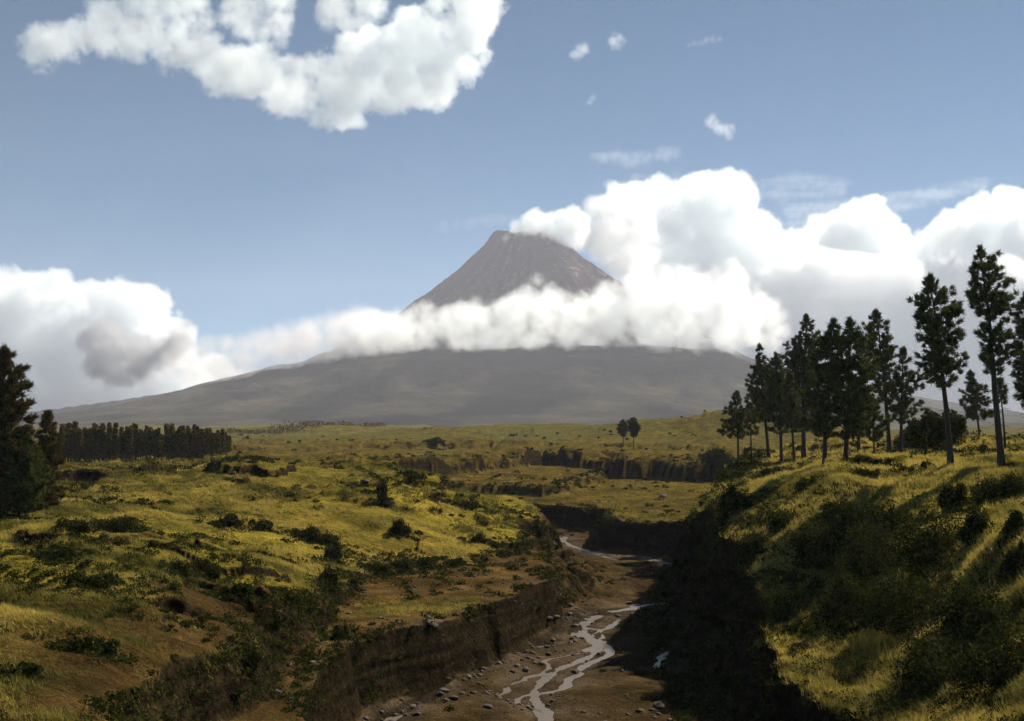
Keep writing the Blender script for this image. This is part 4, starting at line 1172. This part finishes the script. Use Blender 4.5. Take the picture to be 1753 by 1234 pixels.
# boulders and cobbles of the gully floor
if want('rocks'):
    RR = np.random.RandomState(31)
    m = bpy.data.materials.new('andesite'); t = NT(m)
    bs = t.n('ShaderNodeBsdfPrincipled', Roughness=0.9)
    oc = t.n('ShaderNodeTexCoord').outputs['Object']
    t.l(t.ramp(t.noise(4, 6, 0.65, oc), [(0.3, (0.022, 0.017, 0.012)), (0.55, (0.058, 0.043, 0.031)), (0.75, (0.13, 0.10, 0.078))]), bs.inputs['Base Color'])
    bp = t.n('ShaderNodeBump', Strength=0.6, Distance=0.1); t.l(t.noise(9, 4, 0.6, oc), bp.inputs['Height']); t.l(bp.outputs[0], bs.inputs['Normal'])
    t.out(bs.outputs[0]); M_ROCK = m
    import bmesh
    def rock_arr(sub):
        bm = bmesh.new(); bmesh.ops.create_icosphere(bm, subdivisions=sub, radius=1.0)
        v = np.array([w.co[:] for w in bm.verts]); f = np.array([[w.index for w in q.verts] for q in bm.faces]); bm.free()
        return v, f
    rv, rf = rock_arr(3)
    def rock_mesh(seed):
        r_ = np.random.RandomState(seed); v = rv.copy()
        for _ in range(9):                        # flat broken faces
            nrm = unit(r_.normal(size=3)); o_ = r_.uniform(0.55, 0.85)
            dd = v @ nrm; v = v - np.clip(dd - o_, 0, 9)[:, None] * nrm * 0.9
        return mesh_from('boulder', v * np.array([1.2, 0.9, 0.62]) * (1 + 0.04 * r_.normal(size=(len(v), 1))), rf, smooth=False)
    protos = [rock_mesh(500 + i) for i in range(6)]
    def boulder(px, py, size, label, group, i):
        p = hit(px, py)
        o = obj('boulder', protos[i % 6], M_ROCK); o.location = p + Vector((0, 0, size * 0.2)); o.scale = (size,) * 3
        o.rotation_euler = (RR.uniform(-.3, .3), RR.uniform(-.3, .3), RR.rand() * 6.28)
        tag(o, label, 'boulder', group)
    G_B = 'boulders of the gully'
    for i, (px, py, s_, lab) in enumerate([
            (736, 1072, 0.42, 'pale boulder on the rim of the terrace cliff'), (744, 1084, 0.32, 'smaller pale boulder just under the one on the terrace rim'),
            (1136, 851, 0.9, 'pale boulder on the far terrace by the headland'), 
            (940, 1072, 0.4, 'boulder at the foot of the terrace cliff corner'), (950, 1066, 0.5, 'small boulder leaning on the cliff corner stone'),
            (625, 832, 0.55, 'lone pale boulder on the brown plain left of the post-like shrub'), (400, 812, 0.6, 'pale boulder on the plain below the plantation end'),
            (985, 1155, 0.45, 'boulder on the gravel bar right of the main stream'), (835, 1212, 0.4, 'boulder between the two braids at the bottom'),
            (1130, 1212, 0.6, 'boulder at the bottom under the shaded headland'), (760, 1185, 0.4, 'boulder beside the thin left braid'),
            (900, 1150, 0.4, 'boulder on the bar between the two braids'), (1075, 1035, 0.5, 'boulder on the upper bank of the wide stream'), (1060, 925, 0.6, 'boulder under the far dark cliff')]):
        boulder(px, py, s_, lab, G_B, i)
    # cobbles: one mesh
    cv, cf = rock_arr(1)
    N = 9000
    d_ = 1.0 / RR.uniform(1 / 290.0, 1 / 88.0, N); x_ = RR.uniform(-16, 34, N)
    z_, c_, mt, mu, mr, sd_ = terrain(x_, d_)
    ok = (np.maximum(mu, mr) < 0.1) & (sd_ > 0.05) & (RR.rand(N) < np.clip(0.02 + 0.5 * np.exp(-sd_ / 1.2) + 2.0 * fbm(x_, d_, 5, 4, 7), 0, 1))
    x_, d_, z_ = x_[ok], d_[ok], z_[ok]
    sz = 0.05 + 0.24 * RR.rand(len(x_)) ** 4
    # fallen blocks at the foot of the terrace cliff
    fx, fy = [], []
    for (xa, ya, wa), (xb, yb, wb) in zip(POLY_T[0:5], POLY_T[1:6]):
        L_ = math.hypot(xb - xa, yb - ya); n1 = int(L_ * 4); f_ = RR.rand(n1); o_ = 1.2 + 3.2 * RR.rand(n1) ** 1.6
        fx.append(xa + (xb - xa) * f_ + (yb - ya) / L_ * o_); fy.append(ya + (yb - ya) * f_ - (xb - xa) / L_ * o_)
    fx, fy = np.concatenate(fx), np.concatenate(fy)
    x_ = np.concatenate([x_, fx]); d_ = np.concatenate([d_, fy]); z_ = np.concatenate([z_, terrain(fx, fy)[0]]); sz = np.concatenate([sz, 0.05 + 0.34 * RR.rand(len(fx)) ** 4])
    n = len(x_)
    rot = RR.rand(n) * 6.28
    base = cv[None] * np.stack([sz * 1.2, sz * .9, sz * .6], -1)[:, None] * (1 + 0.18 * RR.normal(size=(n, len(cv), 1)))
    bx_ = base[..., 0] * np.cos(rot)[:, None] - base[..., 1] * np.sin(rot)[:, None]; by_ = base[..., 0] * np.sin(rot)[:, None] + base[..., 1] * np.cos(rot)[:, None]
    v = np.stack([bx_ + x_[:, None], by_ + d_[:, None], base[..., 2] + z_[:, None] + sz[:, None] * .15], -1).reshape(-1, 3)
    f = (cf[None] + (np.arange(n) * len(cv))[:, None, None]).reshape(-1, 3)
    g_ = obj('gravel', mesh_from('gravel', v, f, smooth=False), M_ROCK); tag(g_, 'grey brown cobbles strewn over the stream bed', 'gravel', kind='stuff')
# ---------------------------------------------------------------- air
def box_mesh(name, lo, hi):
    v = [(x, y, z) for x in (lo[0], hi[0]) for y in (lo[1], hi[1]) for z in (lo[2], hi[2])]
    f = [(0, 1, 3, 2), (4, 6, 7, 5), (0, 4, 5, 1), (2, 3, 7, 6), (0, 2, 6, 4), (1, 5, 7, 3)]
    return mesh_from(name, v, f, smooth=False)
m = bpy.data.materials.new('haze')
t = NT(m)
pv = t.n('ShaderNodeVolumePrincipled', Density=0.000042, Anisotropy=0.1)
pv.inputs['Color'].default_value = (0.84, 0.86, 1.0, 1)
t.out(None, pv.outputs[0])
zmin = float(min(GZ.min(), VZ.min())) - 1.0
hz = obj('haze', box_mesh('haze', (-13000, -60, zmin), (13000, 14100, float(VZ.max()) + 160)), m)
tag(hz, kind='stuff')
